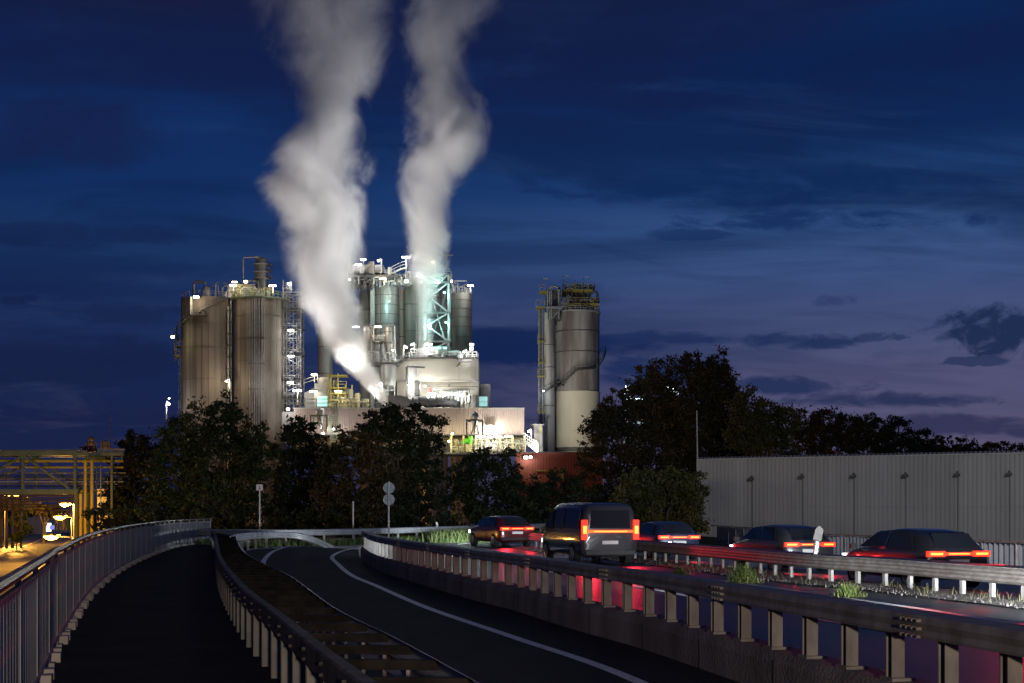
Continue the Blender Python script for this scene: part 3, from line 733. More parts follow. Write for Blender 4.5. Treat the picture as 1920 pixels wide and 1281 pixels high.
def crown_mesh(lobes, D, count, size, seed, flat=.85):
    """leaf-sized faces gathered in sprays spread through several lobes; lobes in metres (x, y, z, rx, ry, rz)"""
    rs = np.random.RandomState(seed); V = []
    tot = sum(l[3]*l[5] + .3*l[3]*l[4] for l in lobes)
    for (x, y, z, rx, ry, rz) in lobes:
        nl = int(count*(rx*rz+.3*rx*ry)/tot); per = 34; nc = max(4, nl//per)
        d = rs.normal(size=(nc, 3)); d /= np.linalg.norm(d, axis=1)[:, None]
        rad = rs.uniform(.25, 1.0, nc)**.45
        bump = 1 + .16*np.sin(d[:, 0]*5+seed) + .14*np.sin(d[:, 2]*6+seed*2)+.1*rs.normal(size=nc)
        c = np.array([x, y, z]) + d*np.array([rx, ry, rz])*(rad*bump)[:, None]
        cr = rs.uniform(.45, .95, nc)*min(1.0, .35+.17*min(rx, rz))
        k = np.repeat(np.arange(nc), per)
        e = rs.normal(size=(len(k), 3))*.52; e[:, 2] *= .75
        P = c[k] + e*cr[k][:, None]
        V.append(P)
    P = np.concatenate(V); n = len(P)
    a = rs.normal(size=(n, 3)); a /= np.linalg.norm(a, axis=1)[:, None]
    b = rs.normal(size=(n, 3)); b -= a*(a*b).sum(1)[:, None]; b /= np.linalg.norm(b, axis=1)[:, None]
    s = size*rs.uniform(.6, 1.35, n)[:, None]
    q = np.stack([P-a*s, P+b*s*.42-a*s*.1, P+a*s, P-b*s*.42-a*s*.1], 1).reshape(-1, 3)
    me = bpy.data.meshes.new('crown'); me.vertices.add(4*n); me.vertices.foreach_set('co', q.astype(np.float32).ravel())
    me.loops.add(4*n); me.loops.foreach_set('vertex_index', np.arange(4*n, dtype=np.int32))
    me.polygons.add(n); me.polygons.foreach_set('loop_start', np.arange(0, 4*n, 4, dtype=np.int32)); me.polygons.foreach_set('loop_total', np.full(n, 4, np.int32))
    me.update(); me.validate()
    return me
def tree(name, label, cat, D, gz, tpx, lobes, count, m, seed, size=.2, group=None, trunk_r=.28, twigs=10):
    """lobes: (px, py, rx, rz) as seen from the road, given their real depth here"""
    rn = random.Random(seed); tx = X(tpx, D)
    root = thing(name, label, cat, (tx, D, gz), 0, group)
    L_ = []
    for i, (px, py, rx, rz) in enumerate(lobes):
        w = S(rx, D); L_.append((X(px, D)-tx, rn.uniform(-.5, .5)*w, Z(py, D)-gz, w, w*.85, S(rz, D)))
    me = crown_mesh(L_, D, count, size, seed); me.materials.append(m)
    o = bpy.data.objects.new('crown', me); col.objects.link(o); o.parent = root
    b = MB(); top = max(l[2] for l in L_); mid = Vector((sum(l[0] for l in L_)/len(L_)*.4, 0, top*.45))
    b.tube([(0, 0, -.3), (.05, 0, top*.2), tuple(mid)], trunk_r, 9, trunk_r*.7)
    for l in L_:
        c = Vector(l[:3]); m1 = mid.lerp(c, .5) + Vector((rn.uniform(-.3, .3), rn.uniform(-.3, .3), .2))
        b.tube([tuple(mid*.92), tuple(m1), tuple(c)], trunk_r*.55, 7, .06)
        for k in range(twigs):
            d = Vector((rn.gauss(0, 1), rn.gauss(0, 1), rn.gauss(.4, 1))).normalized()
            e = c + Vector((d.x*l[3], d.y*l[4], d.z*l[5]))*rn.uniform(.75, 1.02); s_ = m1.lerp(c, rn.uniform(.3, 1))
            b.tube([tuple(s_), tuple(s_.lerp(e, .55)+Vector((0, 0, .15))), tuple(e)], .045, 4, .012)
    local(b, 'trunk', BARK, root, True)
    return root
G1 = 'trees between the road and the plant'
tree('deciduous_tree', 'small dark rounded tree beside the yellow pipes of the pipe bridge', 'tree', 112, -6, 245, [(252, 850, 32, 38), (228, 905, 34, 46), (285, 880, 34, 60), (210, 950, 26, 40), (262, 945, 50, 45)], 8000, LD, 21, .2, G1)
tree('deciduous_tree', 'broad green tree with pointed crown in front of the two brown silos', 'tree', 98, -6, 400, [(418, 780, 34, 42), (380, 800, 44, 44), (335, 825, 40, 46), (455, 815, 36, 36), (420, 870, 80, 62), (330, 900, 62, 70), (470, 880, 38, 72), (400, 945, 90, 50), (300, 950, 40, 45), (488, 845, 18, 40)], 21000, LG, 22, .17, G1)
tree('deciduous_tree', 'dark tree standing before the lattice mast and the domed roof ventilator', 'tree', 104, -6, 560, [(563, 808, 30, 28), (540, 840, 36, 40), (590, 850, 26, 34), (560, 900, 52, 56), (545, 955, 50, 44)], 9000, LD, 23, .18, G1)
tree('deciduous_tree', 'low autumn tinted tree in the dip between two taller dark trees', 'tree', 96, -6, 660, [(668, 832, 40, 28), (630, 858, 34, 34), (700, 872, 36, 44), (650, 905, 60, 55), (680, 955, 70, 42), (618, 950, 40, 44)], 10500, LA, 24, .17, G1)
tree('deciduous_tree', 'flat topped dark tree standing before the dark roof duct', 'tree', 110, -6, 765, [(722, 785, 44, 26), (772, 778, 40, 24), (812, 800, 28, 26), (745, 822, 58, 36), (800, 840, 36, 34), (770, 895, 62, 50), (760, 955, 66, 40), (690, 800, 18, 16)], 12500, LD, 25, .19, G1)
tree('deciduous_tree', 'low black tree below the yellow lit pipe deck', 'tree', 108, -6, 900, [(905, 868, 34, 24), (872, 895, 36, 40), (945, 892, 40, 36), (985, 925, 38, 36), (910, 935, 78, 48), (1000, 965, 44, 34)], 11500, LD, 26, .18, G1)
tree('deciduous_tree', 'dark bushy tree before the brick red shed', 'tree', 112, -6, 1048, [(1050, 915, 40, 30), (1020, 945, 40, 36), (1075, 955, 44, 44)], 5200, LD, 27, .18, G1)
G2 = 'trees behind the corrugated warehouse'
tree('deciduous_tree', 'smaller autumn tree overlapping the pale foot of the lone silo', 'tree', 128, -6, 1160, [(1150, 765, 34, 32), (1122, 800, 34, 40), (1190, 745, 34, 36), (1165, 840, 62, 64), (1120, 880, 38, 60), (1150, 945, 74, 50), (1208, 710, 22, 24), (1185, 800, 60, 56), (1210, 890, 70, 60)], 19000, LA, 31, .2, G2)
tree('deciduous_tree', 'largest tree with a wide ragged brown crown behind the bare mast', 'tree', 140, -6, 1290, [(1288, 705, 44, 44), (1238, 710, 42, 36), (1340, 715, 48, 48), (1215, 745, 42, 50), (1290, 765, 70, 58), (1365, 765, 44, 60), (1250, 850, 74, 70), (1340, 850, 80, 66), (1300, 690, 26, 34), (1348, 690, 20, 34), (1290, 930, 90, 50), (1300, 800, 95, 66), (1255, 775, 56, 50), (1330, 740, 56, 50), (1390, 830, 50, 60)], 46000, LA, 32, .21, G2, .5, 14)
tree('deciduous_tree', 'yellowing tree next to the wide crowned giant, above the warehouse corner', 'tree', 132, -6, 1430, [(1405, 765, 40, 36), (1442, 778, 36, 32), (1480, 795, 30, 30), (1400, 815, 44, 50), (1455, 845, 46, 50), (1430, 900, 60, 50), (1430, 815, 50, 42)], 16000, LY, 33, .2, G2)
tree('deciduous_tree', 'dark tree with spiky top above the second wall lamp', 'tree', 150, -6, 1530, [(1505, 792, 28, 28), (1545, 788, 30, 26), (1585, 796, 30, 26), (1615, 808, 28, 26), (1520, 840, 44, 42), (1572, 850, 40, 44), (1545, 820, 44, 30)], 13000, LA, 34, .2, G2)
tree('deciduous_tree', 'rounded dark green tree above the middle of the warehouse roof', 'tree', 155, -6, 1670, [(1640, 806, 36, 26), (1688, 802, 32, 22), (1725, 822, 30, 24), (1620, 840, 40, 34), (1690, 850, 54, 34), (1660, 828, 56, 24)], 13000, LD, 35, .2, G2)
tree('deciduous_tree', 'low brownish tree row end above the warehouse roof where the skyline drops', 'tree', 165, -6, 1790, [(1765, 838, 30, 18), (1815, 838, 34, 16), (1790, 860, 60, 24), (1745, 850, 40, 24)], 8000, LA, 36, .2, G2)
tree('deciduous_tree', 'lowest autumn tree at the end of the row behind the warehouse', 'tree', 170, -6, 1890, [(1870, 842, 30, 16), (1915, 842, 34, 14), (1890, 862, 60, 20), (1840, 852, 40, 16)], 7500, LA, 37, .2, G2)
tree('shrub', 'leafy yellow green shrub against the end of the corrugated warehouse', 'shrub', 92, -5, 1240, [(1215, 905, 46, 26), (1270, 905, 48, 24), (1190, 945, 50, 42), (1250, 950, 60, 44), (1302, 945, 22, 46), (1300, 990, 26, 24), (1230, 985, 70, 20)], 15000, LY, 41, .16, None, .12)
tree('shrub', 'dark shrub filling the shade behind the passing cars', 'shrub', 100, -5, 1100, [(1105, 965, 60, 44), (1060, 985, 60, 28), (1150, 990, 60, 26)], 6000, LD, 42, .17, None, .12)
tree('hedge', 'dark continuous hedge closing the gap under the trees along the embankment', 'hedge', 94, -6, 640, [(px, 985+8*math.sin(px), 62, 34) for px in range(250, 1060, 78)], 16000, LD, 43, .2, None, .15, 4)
# ================================================================== the plant
M_SB = streaky('silo_brown', (.135, .115, .100), (.215, .185, .16), (.066, .053, .045), .8, 0, .8, .015, .85)
M_SG = streaky('silo_grey', (.24, .235, .22), (.38, .37, .345), (.13, .11, .095), .75, 0, .8, .025, .9)
M_SC = streaky('silo_cream', (.50, .46, .36), (.58, .54, .43), (.40, .36, .28), .8, 0, .3, .05, .4)
M_MT = streaky('silo_metal', (.36, .37, .36), (.46, .47, .46), (.26, .25, .23), .38, .55, .6, .02, .5)
M_MD = streaky('silo_metal_dark', (.17, .16, .15), (.24, .23, .215), (.12, .11, .10), .5, .3, .6, .02, .6)
M_PK = streaky('silo_pinkish', (.40, .32, .28), (.46, .38, .34), (.3, .24, .2), .6, 0, .6, .03, .5)
M_BAND = mat('band_steel', (.10, .095, .09), .6, .3)
M_ST = mat('plant_steel', (.24, .245, .25), .5, .5, c2=(.34, .345, .35), scale=1.5)
M_STD = mat('plant_steel_dark', (.07, .07, .07), .6, .4, c2=(.12, .12, .12), scale=1.5)
M_STW = mat('plant_white_steel', (.34, .35, .345), .55, .2, c2=(.44, .45, .44), scale=1)
M_YEL = mat('yellow_steel', (.20, .18, .045), .6, c2=(.30, .265, .06), scale=1)
M_YELP = mat('yellow_pipe_paint', (.40, .31, .035), .5, c2=(.48, .38, .05), scale=1)
M_GRN = mat('green_steel', (.10, .14, .095), .55, c2=(.15, .19, .13), scale=1)
M_CLAD = mat('cream_cladding', (.40, .385, .33), .6, c2=(.46, .445, .385), scale=.2, stretch=(1, 1, .15))
M_CLADP = mat('pinkish_cladding', (.33, .27, .25), .6, c2=(.38, .315, .29), scale=.15, stretch=(1, 1, .2))
M_CLADG = mat('grey_cladding', (.26, .26, .27), .6, c2=(.31, .31, .32), scale=.2)
M_RED = mat('brick_red_cladding', (.22, .055, .035), .65, c2=(.27, .075, .05), scale=.3)
M_DUCT = mat('dark_duct', (.13, .132, .136), .6, .1, c2=(.18, .182, .188), scale=.6)
M_BRIGHT = mat('green_paint', (.10, .42, .03), .45)
M_CREAMP = mat('cream_pipe', (.38, .34, .19), .5, c2=(.46, .42, .25), scale=1)
GP = -6.0
def cyl(px0, px1, D): return X((px0+px1)/2, D), S((px1-px0)/2, D)
def rail_ring(b, x, y, z, r, h=1.1, n=28, a0=0, a1=2*math.pi, rr=.05):
    pts = [(x+r*math.cos(a0+(a1-a0)*i/n), y+r*math.sin(a0+(a1-a0)*i/n)) for i in range(n+1)]
    for q in (h, h*.55): b.tube([(p[0], p[1], z+q) for p in pts], rr, 5, caps=False)
    for p in pts[:-1]: b.beam((p[0], p[1], z), (p[0], p[1], z+h), rr*1.6)
def rail_line(b, pts, h=1.1, step=1.6, rr=.05):
    for q in (h, h*.55): b.tube([(p[0], p[1], p[2]+q) for p in pts], rr, 5)
    for a, c in zip(pts, pts[1:]):
        a, c = Vector(a), Vector(c); n = max(1, int((c-a).length/step))
        for i in range(n+1):
            p = a.lerp(c, i/n); b.beam(p, p+Vector((0, 0, h)), rr*1.6)
def ladder(b, x, y, z0, z1, w=.5, cage=True, r=.04):
    for s in (-1, 1): b.beam((x+s*w/2, y, z0), (x+s*w/2, y, z1), r*2)
    z = z0
    while z < z1: b.beam((x-w/2, y, z), (x+w/2, y, z), r*1.3); z += .45
    if cage:
        z = z0+2.2
        while z < z1:
            b.tube([(x+.5*math.cos(a), y-.1-.6*math.sin(a), z) for a in [math.pi*i/6 for i in range(7)]], r*.8, 4); z += 1.3
def silo(name, label, px0, px1, ytop, D, m, rings=(), zb=GP, cone=.04, group=None, rail=True, n=48, ribs=0, band_r=.10, railm=None):
    x, r = cyl(px0, px1, D); zt = Z(ytop, D); y = D + r
    root = thing(name, label, 'silo', (x, y, zb), 0, group)
    b = MB(); b.lathe(x, y, [(r, zb), (r, zt), (r*.96, zt+.12)], n); b.build('shell', m, root, True)
    b = MB(); b.lathe(x, y, [(r*.99, zt+.02), (r*.5, zt+r*cone*1.5), (.05, zt+r*cone*2.4)], n); b.build('roof', M_MD, root, True)
    for py in rings:
        z = Z(py, D); b = MB(); b.lathe(x, y, [(r+.01, z-band_r), (r+.09, z-band_r), (r+.09, z+band_r), (r+.01, z+band_r)], n, False); b.build('band', M_BAND, root)
    if rail: b = MB(); rail_ring(b, x, y, zt+.1, r*.985, 1.2, 30); b.build('railing', railm or M_ST, root)
    return root, x, y, r, zt
def helix(root, x, y, r, a0, z0, a1, z1, w=1.0, m=None, name='spiral_stair'):
    n = max(6, int(abs(z1-z0)/.5)); b = MB(); pin, pout = [], []
    for i in range(n+1):
        a = a0+(a1-a0)*i/n; z = z0+(z1-z0)*i/n; c, s = math.cos(a), math.sin(a)
        pin.append((x+(r+.05)*c, y+(r+.05)*s, z)); pout.append((x+(r+w)*c, y+(r+w)*s, z))
        b.bbox((x+(r+w/2)*c, y+(r+w/2)*s, z), (w, .55, .07), a)
    b.tube(pout, .16, 5); b.tube([(p[0], p[1], p[2]+1.1) for p in pout], .07, 5); b.tube([(p[0], p[1], p[2]+.6) for p in pout], .05, 5)
    for p in pout[::3]: b.beam(p, (p[0], p[1], p[2]+1.1), .08)
    b.build(name, m or M_STD, root)
def vessel(b, x, y, z0, z1, r, n=20, dome=True, cone=0):
    pr = []
    if cone: pr += [(r*.18, z0-cone), (r, z0)]
    else: pr += [(r, z0)]
    pr += [(r, z1)]
    if dome: pr += [(r*.85, z1+r*.28), (r*.5, z1+r*.45), (.02, z1+r*.5)]
    b.lathe(x, y, pr, n)
def clutter(root, x0, x1, y0, y1, z0, z1, seed, n=18, m=M_ST, name='pipework', r=(.08, .2)):
    """small pipe runs with elbows between x0..x1, standing on z0"""
    rn = random.Random(seed); b = MB()
    for i in range(n):
        x = rn.uniform(x0, x1); y = rn.uniform(y0, y1); h = rn.uniform(.4, 1)*(z1-z0); q = rn.uniform(-.35, .35)*(x1-x0); rr = rn.uniform(*r)
        x2 = min(x1, max(x0, x+q)); 
        b.tube([(x, y, z0), (x, y, z0+h-rr*2), (x+math.copysign(rr*2, q), y, z0+h), (x2, y, z0+h), (x2, y+rn.uniform(-1, 1), z0+h*rn.uniform(.3, .9))], rr, 6)
        if rn.random() < .35: b.lathe(x2, y, [(rr*2.4, z0+h*.2), (rr*2.4, z0+h*.55), (rr, z0+h*.65)], 10)
    return b.build(name, m, root, True)
def platform(root, x0, x1, y0, y1, z, m=M_STD, mr=M_ST, name='platform', th=.3):
    b = MB(); b.box((x0, y0, z-th), (x1, y1, z)); p = b.build(name, m, root)
    b = MB(); rail_line(b, [(x0, y0, z), (x1, y0, z), (x1, y1, z), (x0, y1, z), (x0, y0, z)]); b.build('railing', mr, root)
    return p

# ---- the pair of brown silos
A, ax, ay, ar, az_ = silo('large_silo', 'tall brown silo of the pair carrying the long outside stair', 328.5, 426, 555, 300, M_SB, (605, 650, 710), n=64, band_r=.05)
helix(A, ax, ay, ar, R(172), Z(632, 300), R(262), Z(588, 300), 1.1)
helix(A, ax, ay, ar, R(268), Z(586, 300), R(322), Z(556, 300), 1.1)
b = MB(); zl = Z(590, 300); b.box((ax-1.6, ay-ar-1.5, zl-.3), (ax+1.4, ay-ar+.1, zl)); rail_line(b, [(ax-1.6, ay-ar-1.45, zl), (ax+1.4, ay-ar-1.45, zl)]); b.build('stair_landing', M_STD, A)
b = MB(); b.box((X(358, 300), 299.2, Z(590, 300)), (X(361, 300), 300.6, Z(556, 300))); b.build('door_frame', M_STW, A)
for cx__, cy__, cr__, root__ in ((ax, ay, ar, A),):
    b = MB()
    for k in range(12):
        a = R(186+k*14.2); b.bbox((cx__+(cr__+.02)*math.cos(a), cy__+(cr__+.02)*math.sin(a), (GP+az_)/2), (.05, .12, az_-GP-.3), a)
    b.build('seam', M_BAND, root__)
b = MB(); vessel(b, X(376, 300), ay, az_, Z(532, 300), S(8.5, 300)); b.build('filter_vessel', M_MT, A, True)
b = MB(); b.tube([(X(353, 300), ay-1, Z(545, 300)), (X(353, 300), ay-1, Z(528, 300)), (X(355, 300), ay-1, Z(523, 300)), (X(360, 300), ay-1, Z(521, 300)), (X(370, 300), ay-1, Z(521, 300)), (X(375, 300), ay-1, Z(524, 300)), (X(376, 300), ay-1, Z(530, 300))], .36, 10); b.build('gooseneck_pipe', M_ST, A, True)
b = MB(); b.tube([(X(384, 300), ay, Z(527, 300)), (X(398, 300), ay, Z(527, 300)), (X(399, 300), ay, Z(553, 300))], .16, 8); b.tube([(X(397, 300), ay-2, Z(553, 300)), (X(397, 300), ay-2, Z(526, 300)), (X(403, 300), ay-2, Z(522, 300))], .14, 8); b.tube([(X(408, 300), ay-1, Z(553, 300)), (X(408, 300), ay-1, Z(533, 300)), (X(412, 300), ay-1, Z(529, 300)), (X(428, 300), ay-1, Z(529, 300))], .22, 8); b.tube([(X(403, 300), ay, Z(522, 300)), (X(440, 300), ay, Z(522, 300))], .09, 6); b.build('roof_pipework', M_ST, A, True)
b = MB(); zz = Z(650, 300)
b.box((X(317, 300), ay-2, Z(664, 300)), (X(329, 300), ay+2, Z(662, 300))); rail_line(b, [(X(317, 300), ay+2, Z(662, 300)), (X(317, 300), ay-2, Z(662, 300)), (X(328, 300), ay-2, Z(662, 300))], 1.4)
b.box((X(318, 300), ay-2, Z(645, 300)), (X(329, 300), ay+2, Z(644, 300))); rail_line(b, [(X(318, 300), ay-2, Z(644, 300)), (X(328, 300), ay-2, Z(644, 300))], 1.4)
for q in (318, 321): b.beam((X(q, 300), ay-1.5, Z(672, 300)), (X(q, 300), ay-1.5, Z(610, 300)), .14)
b.build('side_platform', M_YEL, A)
b = MB(); ladder(b, X(326.5, 300), ay-1, GP, Z(664, 300), .5, True); b.build('caged_ladder', M_ST, A)

B, bx, by, br, bz = silo('large_silo', 'tall brown silo of the pair with a bundle of vertical pipes down its wall', 429, 527, 555, 300, M_SB, (590, 634, 676, 730), n=64, band_r=.05, railm=M_GRN)
b = MB()
for i, q in enumerate((469, 473.5, 478, 482, 486, 491, 494.5)):
    a = math.asin(max(-1, min(1, (X(q, 300)-bx)/br))); yy = by-math.cos(a)*(br+.35); rr = (.13, .12, .16, .12, .13, .16, .12)[i]
    b.tube([(X(q, 300), yy, GP), (X(q, 300), yy, Z(556 if i < 4 else 545, 300))], rr, 8)
b.build('riser_pipe_bundle', M_ST, B, True)
for py in (634, 682, 730):
    b = MB(); b.box((X(466, 300), by-br-.7, Z(py, 300)-.12), (X(497, 300), by-br+.7, Z(py, 300)+.12)); b.build('pipe_bracket', M_BAND, B)
# rim gallery, tower vessel, piping
b = MB()
for k in (0, 1, 2, 3, 4, 8, 9, 10, 11):
    a = R(192+k*14.2); b.bbox((bx+(br+.02)*math.cos(a), by+(br+.02)*math.sin(a), (GP+bz)/2), (.05, .12, bz-GP-.3), a)
b.build('seam', M_BAND, B)
b = MB(); b.lathe(bx, by, [(br+.02, bz-.35), (br+1.0, bz-.2), (br+1.0, bz), (br+.02, bz)], 48, False); rail_ring(b, bx, by, bz, br+.95, 1.3, 34); b.build('rim_gallery', M_GRN, B)
tx, tr = cyl(469, 491, 300)
b = MB(); vessel(b, tx, by, bz, Z(478, 300), tr, 24); b.build('tower_vessel', M_MD, B, True)
for py in (487, 502, 514):
    b = MB(); b.lathe(tx, by, [(tr, Z(py, 300)-.1), (tr+.5, Z(py, 300)-.1), (tr+.5, Z(py, 300)+.1), (tr, Z(py, 300)+.1)], 20, False); b.build('vessel_ring', M_ST, B)
b = MB(); ladder(b, X(494, 300), by-.5, bz, Z(480, 300), .6, True); b.beam((X(500, 300), by, bz), (X(500, 300), by, Z(481, 300)), .15)
for py in (488, 500, 512): b.box((X(490, 300), by-1, Z(py, 300)), (X(501, 300), by+1, Z(py, 300)+.15))
b.build('vessel_ladder', M_STD, B)
b = MB(); b.tube([(X(447.5, 300), by-1, bz), (X(447.5, 300), by-1, Z(477, 300)), (X(448.5, 300), by-1, Z(475, 300)), (X(470, 300), by-1, Z(474, 300)), (X(480, 300), by-1, Z(475, 300)), (X(480, 300), by-.5, Z(479, 300))], .18, 8)
b.tube([(X(446, 300), by-2, bz+4.2), (X(472, 300), by-2, Z(521, 300)), (X(477, 300), by-2, Z(522, 300)), (X(478, 300), by-2, Z(530, 300)), (X(478, 300), by-2, bz)], .25, 8); b.build('overhead_pipe', M_ST, B, True)
clutter(B, X(424, 300), X(505, 300), by-5.0, by-1, bz, bz+3.2, 3, 26, M_CREAMP, 'pump_pipework')
clutter(B, X(420, 300), X(500, 300), by-5.4, by-3, bz, bz+2.2, 8, 18, M_STW, 'valve_station')
b = MB()
for q in (427, 441, 455, 462): vessel(b, X(q, 300), by-3.2, bz+.2, bz+2.6, .75, 14)
b.build('filter_pots', M_STW, B, True)
r_ = thing('riser_pipe', 'pair of bright vertical pipes in the gap between the two brown silos', 'pipe', (X(424.5, 300), 302, GP))
b = MB(); b.tube([(X(423.5, 300), 302.5, GP), (X(423.5, 300), 302.5, Z(572, 300))], .24, 10); b.tube([(X(428, 300), 303, GP), (X(428, 300), 303, Z(560, 300))], .14, 8); b.tube([(X(421, 300), 303, GP), (X(421, 300), 303, Z(600, 300))], .12, 8); b.build('pipes', M_STW, r_, True)
for py in range(580, 760, 22): b = MB(); b.box((X(420, 300), 302, Z(py, 300)), (X(429.5, 300), 303.4, Z(py, 300)+.12)); b.build('bracket', M_STD, r_)

# ---- lattice mast between silos and steam
def lattice(name, label, cat, px0, px1, py0, py1, D, depth, bays, m, leg=.22, br_=.11, zb=None, deck=True):
    x0, x1 = X(px0, D), X(px1, D); zt = Z(py0, D); zb = Z(py1, D) if zb is None else zb
    root = thing(name, label, cat, ((x0+x1)/2, D+depth/2, zb))
    for x in (x0, x1):
        for y in (D, D+depth): b = MB(); b.beam((x, y, zb), (x, y, zt), leg); b.build('leg', m, root)
    b = MB()
    for i in range(bays+1):
        z = zb+(zt-zb)*i/bays
        for a, c in (((x0, D), (x1, D)), ((x1, D), (x1, D+depth)), ((x1, D+depth), (x0, D+depth)), ((x0, D+depth), (x0, D))): b.beam((*a, z), (*c, z), br_*1.2)
        if i < bays:
            z2 = zb+(zt-zb)*(i+1)/bays; zz = (z, z2) if i % 2 else (z2, z)
            b.beam((x0, D, zz[0]), (x1, D, zz[1]), br_); b.beam((x0, D+depth, zz[1]), (x1, D+depth, zz[0]), br_)
            b.beam((x0, D, zz[0]), (x0, D+depth, zz[1]), br_); b.beam((x1, D, zz[0]), (x1, D+depth, zz[1]), br_)
    b.build('bracing', m, root)
    return root, x0, x1, zb, zt
LT, x0, x1, zb, zt = lattice('lattice_mast', 'tall narrow lattice stair mast with lit landings beside the brown silos', 'lattice tower', 532, 564, 548, 790, 304, 4, 14, M_ST, .26, .14)
b = MB(); ladder(b, X(541, 304), 303.6, zb, Z(530, 304), .8, True); b.build('caged_ladder', M_ST, LT)
b = MB()
for q in (534, 547, 554, 558, 561): b.tube([(X(q, 304), 306, zb), (X(q, 304), 306, zt-1)], .17, 6)
b.build('riser_pipe', M_ST, LT, True)
for py in (578, 616, 664, 713, 745): platform(LT, x0-.3, x1+.3, 303.5, 308.5, Z(py, 304), M_STD, M_ST, 'landing', .18)
b = MB(); b.beam((X(531, 304), 304, zt), (X(531, 304), 304, Z(525, 304)), .2); b.beam((X(546, 304), 304, zt), (X(546, 304), 304, Z(530, 304)), .2); b.box((X(530, 304), 303.7, Z(541, 304)), (X(547, 304), 306, Z(540, 304))); rail_line(b, [(X(531, 304), 303.7, Z(540, 304)), (X(546, 304), 303.7, Z(540, 304))]); b.build('mast_head', M_ST, LT)

# ---- middle group
silo('slim_silo', 'slim dark silo half hidden behind the thick steam column', 594, 622, 590, 309, M_MD, (650, 700), n=32, rail=False)
E_, ex, ey, er, ez = silo('banded_silo', 'banded metal silo shining greenish beside the first steam column', 698, 746, 536, 309, M_MT, (552, 570, 588, 606, 624, 642), n=48, band_r=.05)
b = MB()
b.beam((X(714, 309), 308.6, GP), (X(714, 309), 308.6, Z(537, 309)), .12); b.build('conduit', M_STD, E_)
silo('dark_silo', 'dark silo tucked behind the white riser column and twin hoppers', 672, 700, 545, 314, M_MD, (580, 620, 660), n=36)
b = MB(); b.box((X(694.5, 306), 306, GP), (X(701, 306), 308, Z(512, 306)))
for py in range(520, 700, 14): b.box((X(694.2, 306), 305.94, Z(py, 306)), (X(701.3, 306), 305.99, Z(py, 306)+.1))
tag(b.build('riser_shaft', M_STW, None), 'pale square riser shaft before the banded metal silo', 'shaft')
silo('slim_silo', 'slim pinkish silo just behind the banded metal one', 744, 758, 543, 313, M_PK, (580, 631), n=32)
silo('dark_silo', 'dark silo partly veiled by the upright steam column', 757, 782, 520, 311, M_MD, (570, 620), n=36)
silo('green_lit_silo', 'pale silo glowing greenish inside the braced steel tower', 781, 825, 520, 311, M_MT, (556, 592, 626), n=44)
silo('slim_silo', 'slim beige silo between braced tower and grey end silo', 824, 840, 545, 316, M_PK, (580, 620), n=32)
I_, ix, iy, ir, iz = silo('grey_silo', 'grey silo with rim lamp at the end of the silo group', 843.5, 884.5, 549, 311, M_SG, (562, 578, 594, 612, 631), n=48, band_r=.05)
b = MB(); b.tube([(X(846, 311), iy-2, iz), (X(846, 311), iy-2, Z(528, 311)), (X(850, 311), iy-2, Z(526, 311)), (X(874, 311), iy-2, Z(526, 311)), (X(876, 311), iy-2, Z(528, 311)), (X(874, 311), iy-2, Z(532, 311)), (X(858, 311), iy-2, Z(540, 311))], .15, 8); b.build('roof_pipework', M_ST, I_, True)
clutter(I_, X(847, 311), X(876, 311), iy-4, iy, iz, iz+2.6, 12, 14, M_STW, 'valve_station')
# braced tower
BT, x0, x1, zb, zt = lattice('braced_tower', 'teal lit braced steel tower rising beside the upright steam column', 'lattice tower', 797, 841, 514, 662, 301, 7, 1, M_ST, .45, .2)
b = MB()
for p0, p1 in (((841, 530), (799, 563)), ((799, 553), (841, 586)), ((841, 587), (799, 612)), ((799, 610), (841, 640)), ((799, 516), (826, 529)), ((839, 516), (826, 529)), ((841, 640), (801, 662))):
    b.beam(W(*p0, 301)+Vector((0, -.1, 0)), W(*p1, 301)+Vector((0, -.1, 0)), .34)
b.build('diagonal_brace', M_ST, BT)
for py in (529, 586, 640): b = MB(); b.box((x0-.4, 300.6, Z(py, 301)-.3), (x1+.5, 308.4, Z(py, 301)+.12)); b.build('floor_beam', M_STD, BT)
platform(BT, x0-.5, x1+.5, 300.5, 308.5, Z(514, 301), M_STD, M_ST, 'top_deck')
b = MB(); ladder(b, X(787, 301), 301.5, Z(664, 301), Z(520, 301), 1.6, False, .07); b.box((X(784, 301), 302.4, Z(664, 301)), (X(791, 301), 303, Z(520, 301))); b.build('stair_core', M_MD, BT)
b = MB(); vessel(b, X(831, 301), 304, Z(526, 301), Z(519, 301), 1.3, 16); b.build('hoist_drum', M_MT, BT, True)
b = MB(); b.beam((X(838, 301), 301, zt), (X(838, 301), 301, Z(479, 301)), .28); b.box((X(829, 301), 300.6, Z(479, 301)), (X(849, 301), 301.4, Z(477, 301)))
tag(b.build('crossarm_pole', M_STD), 'unlit pole with a wide flat crossarm on top of the braced tower', 'pole')
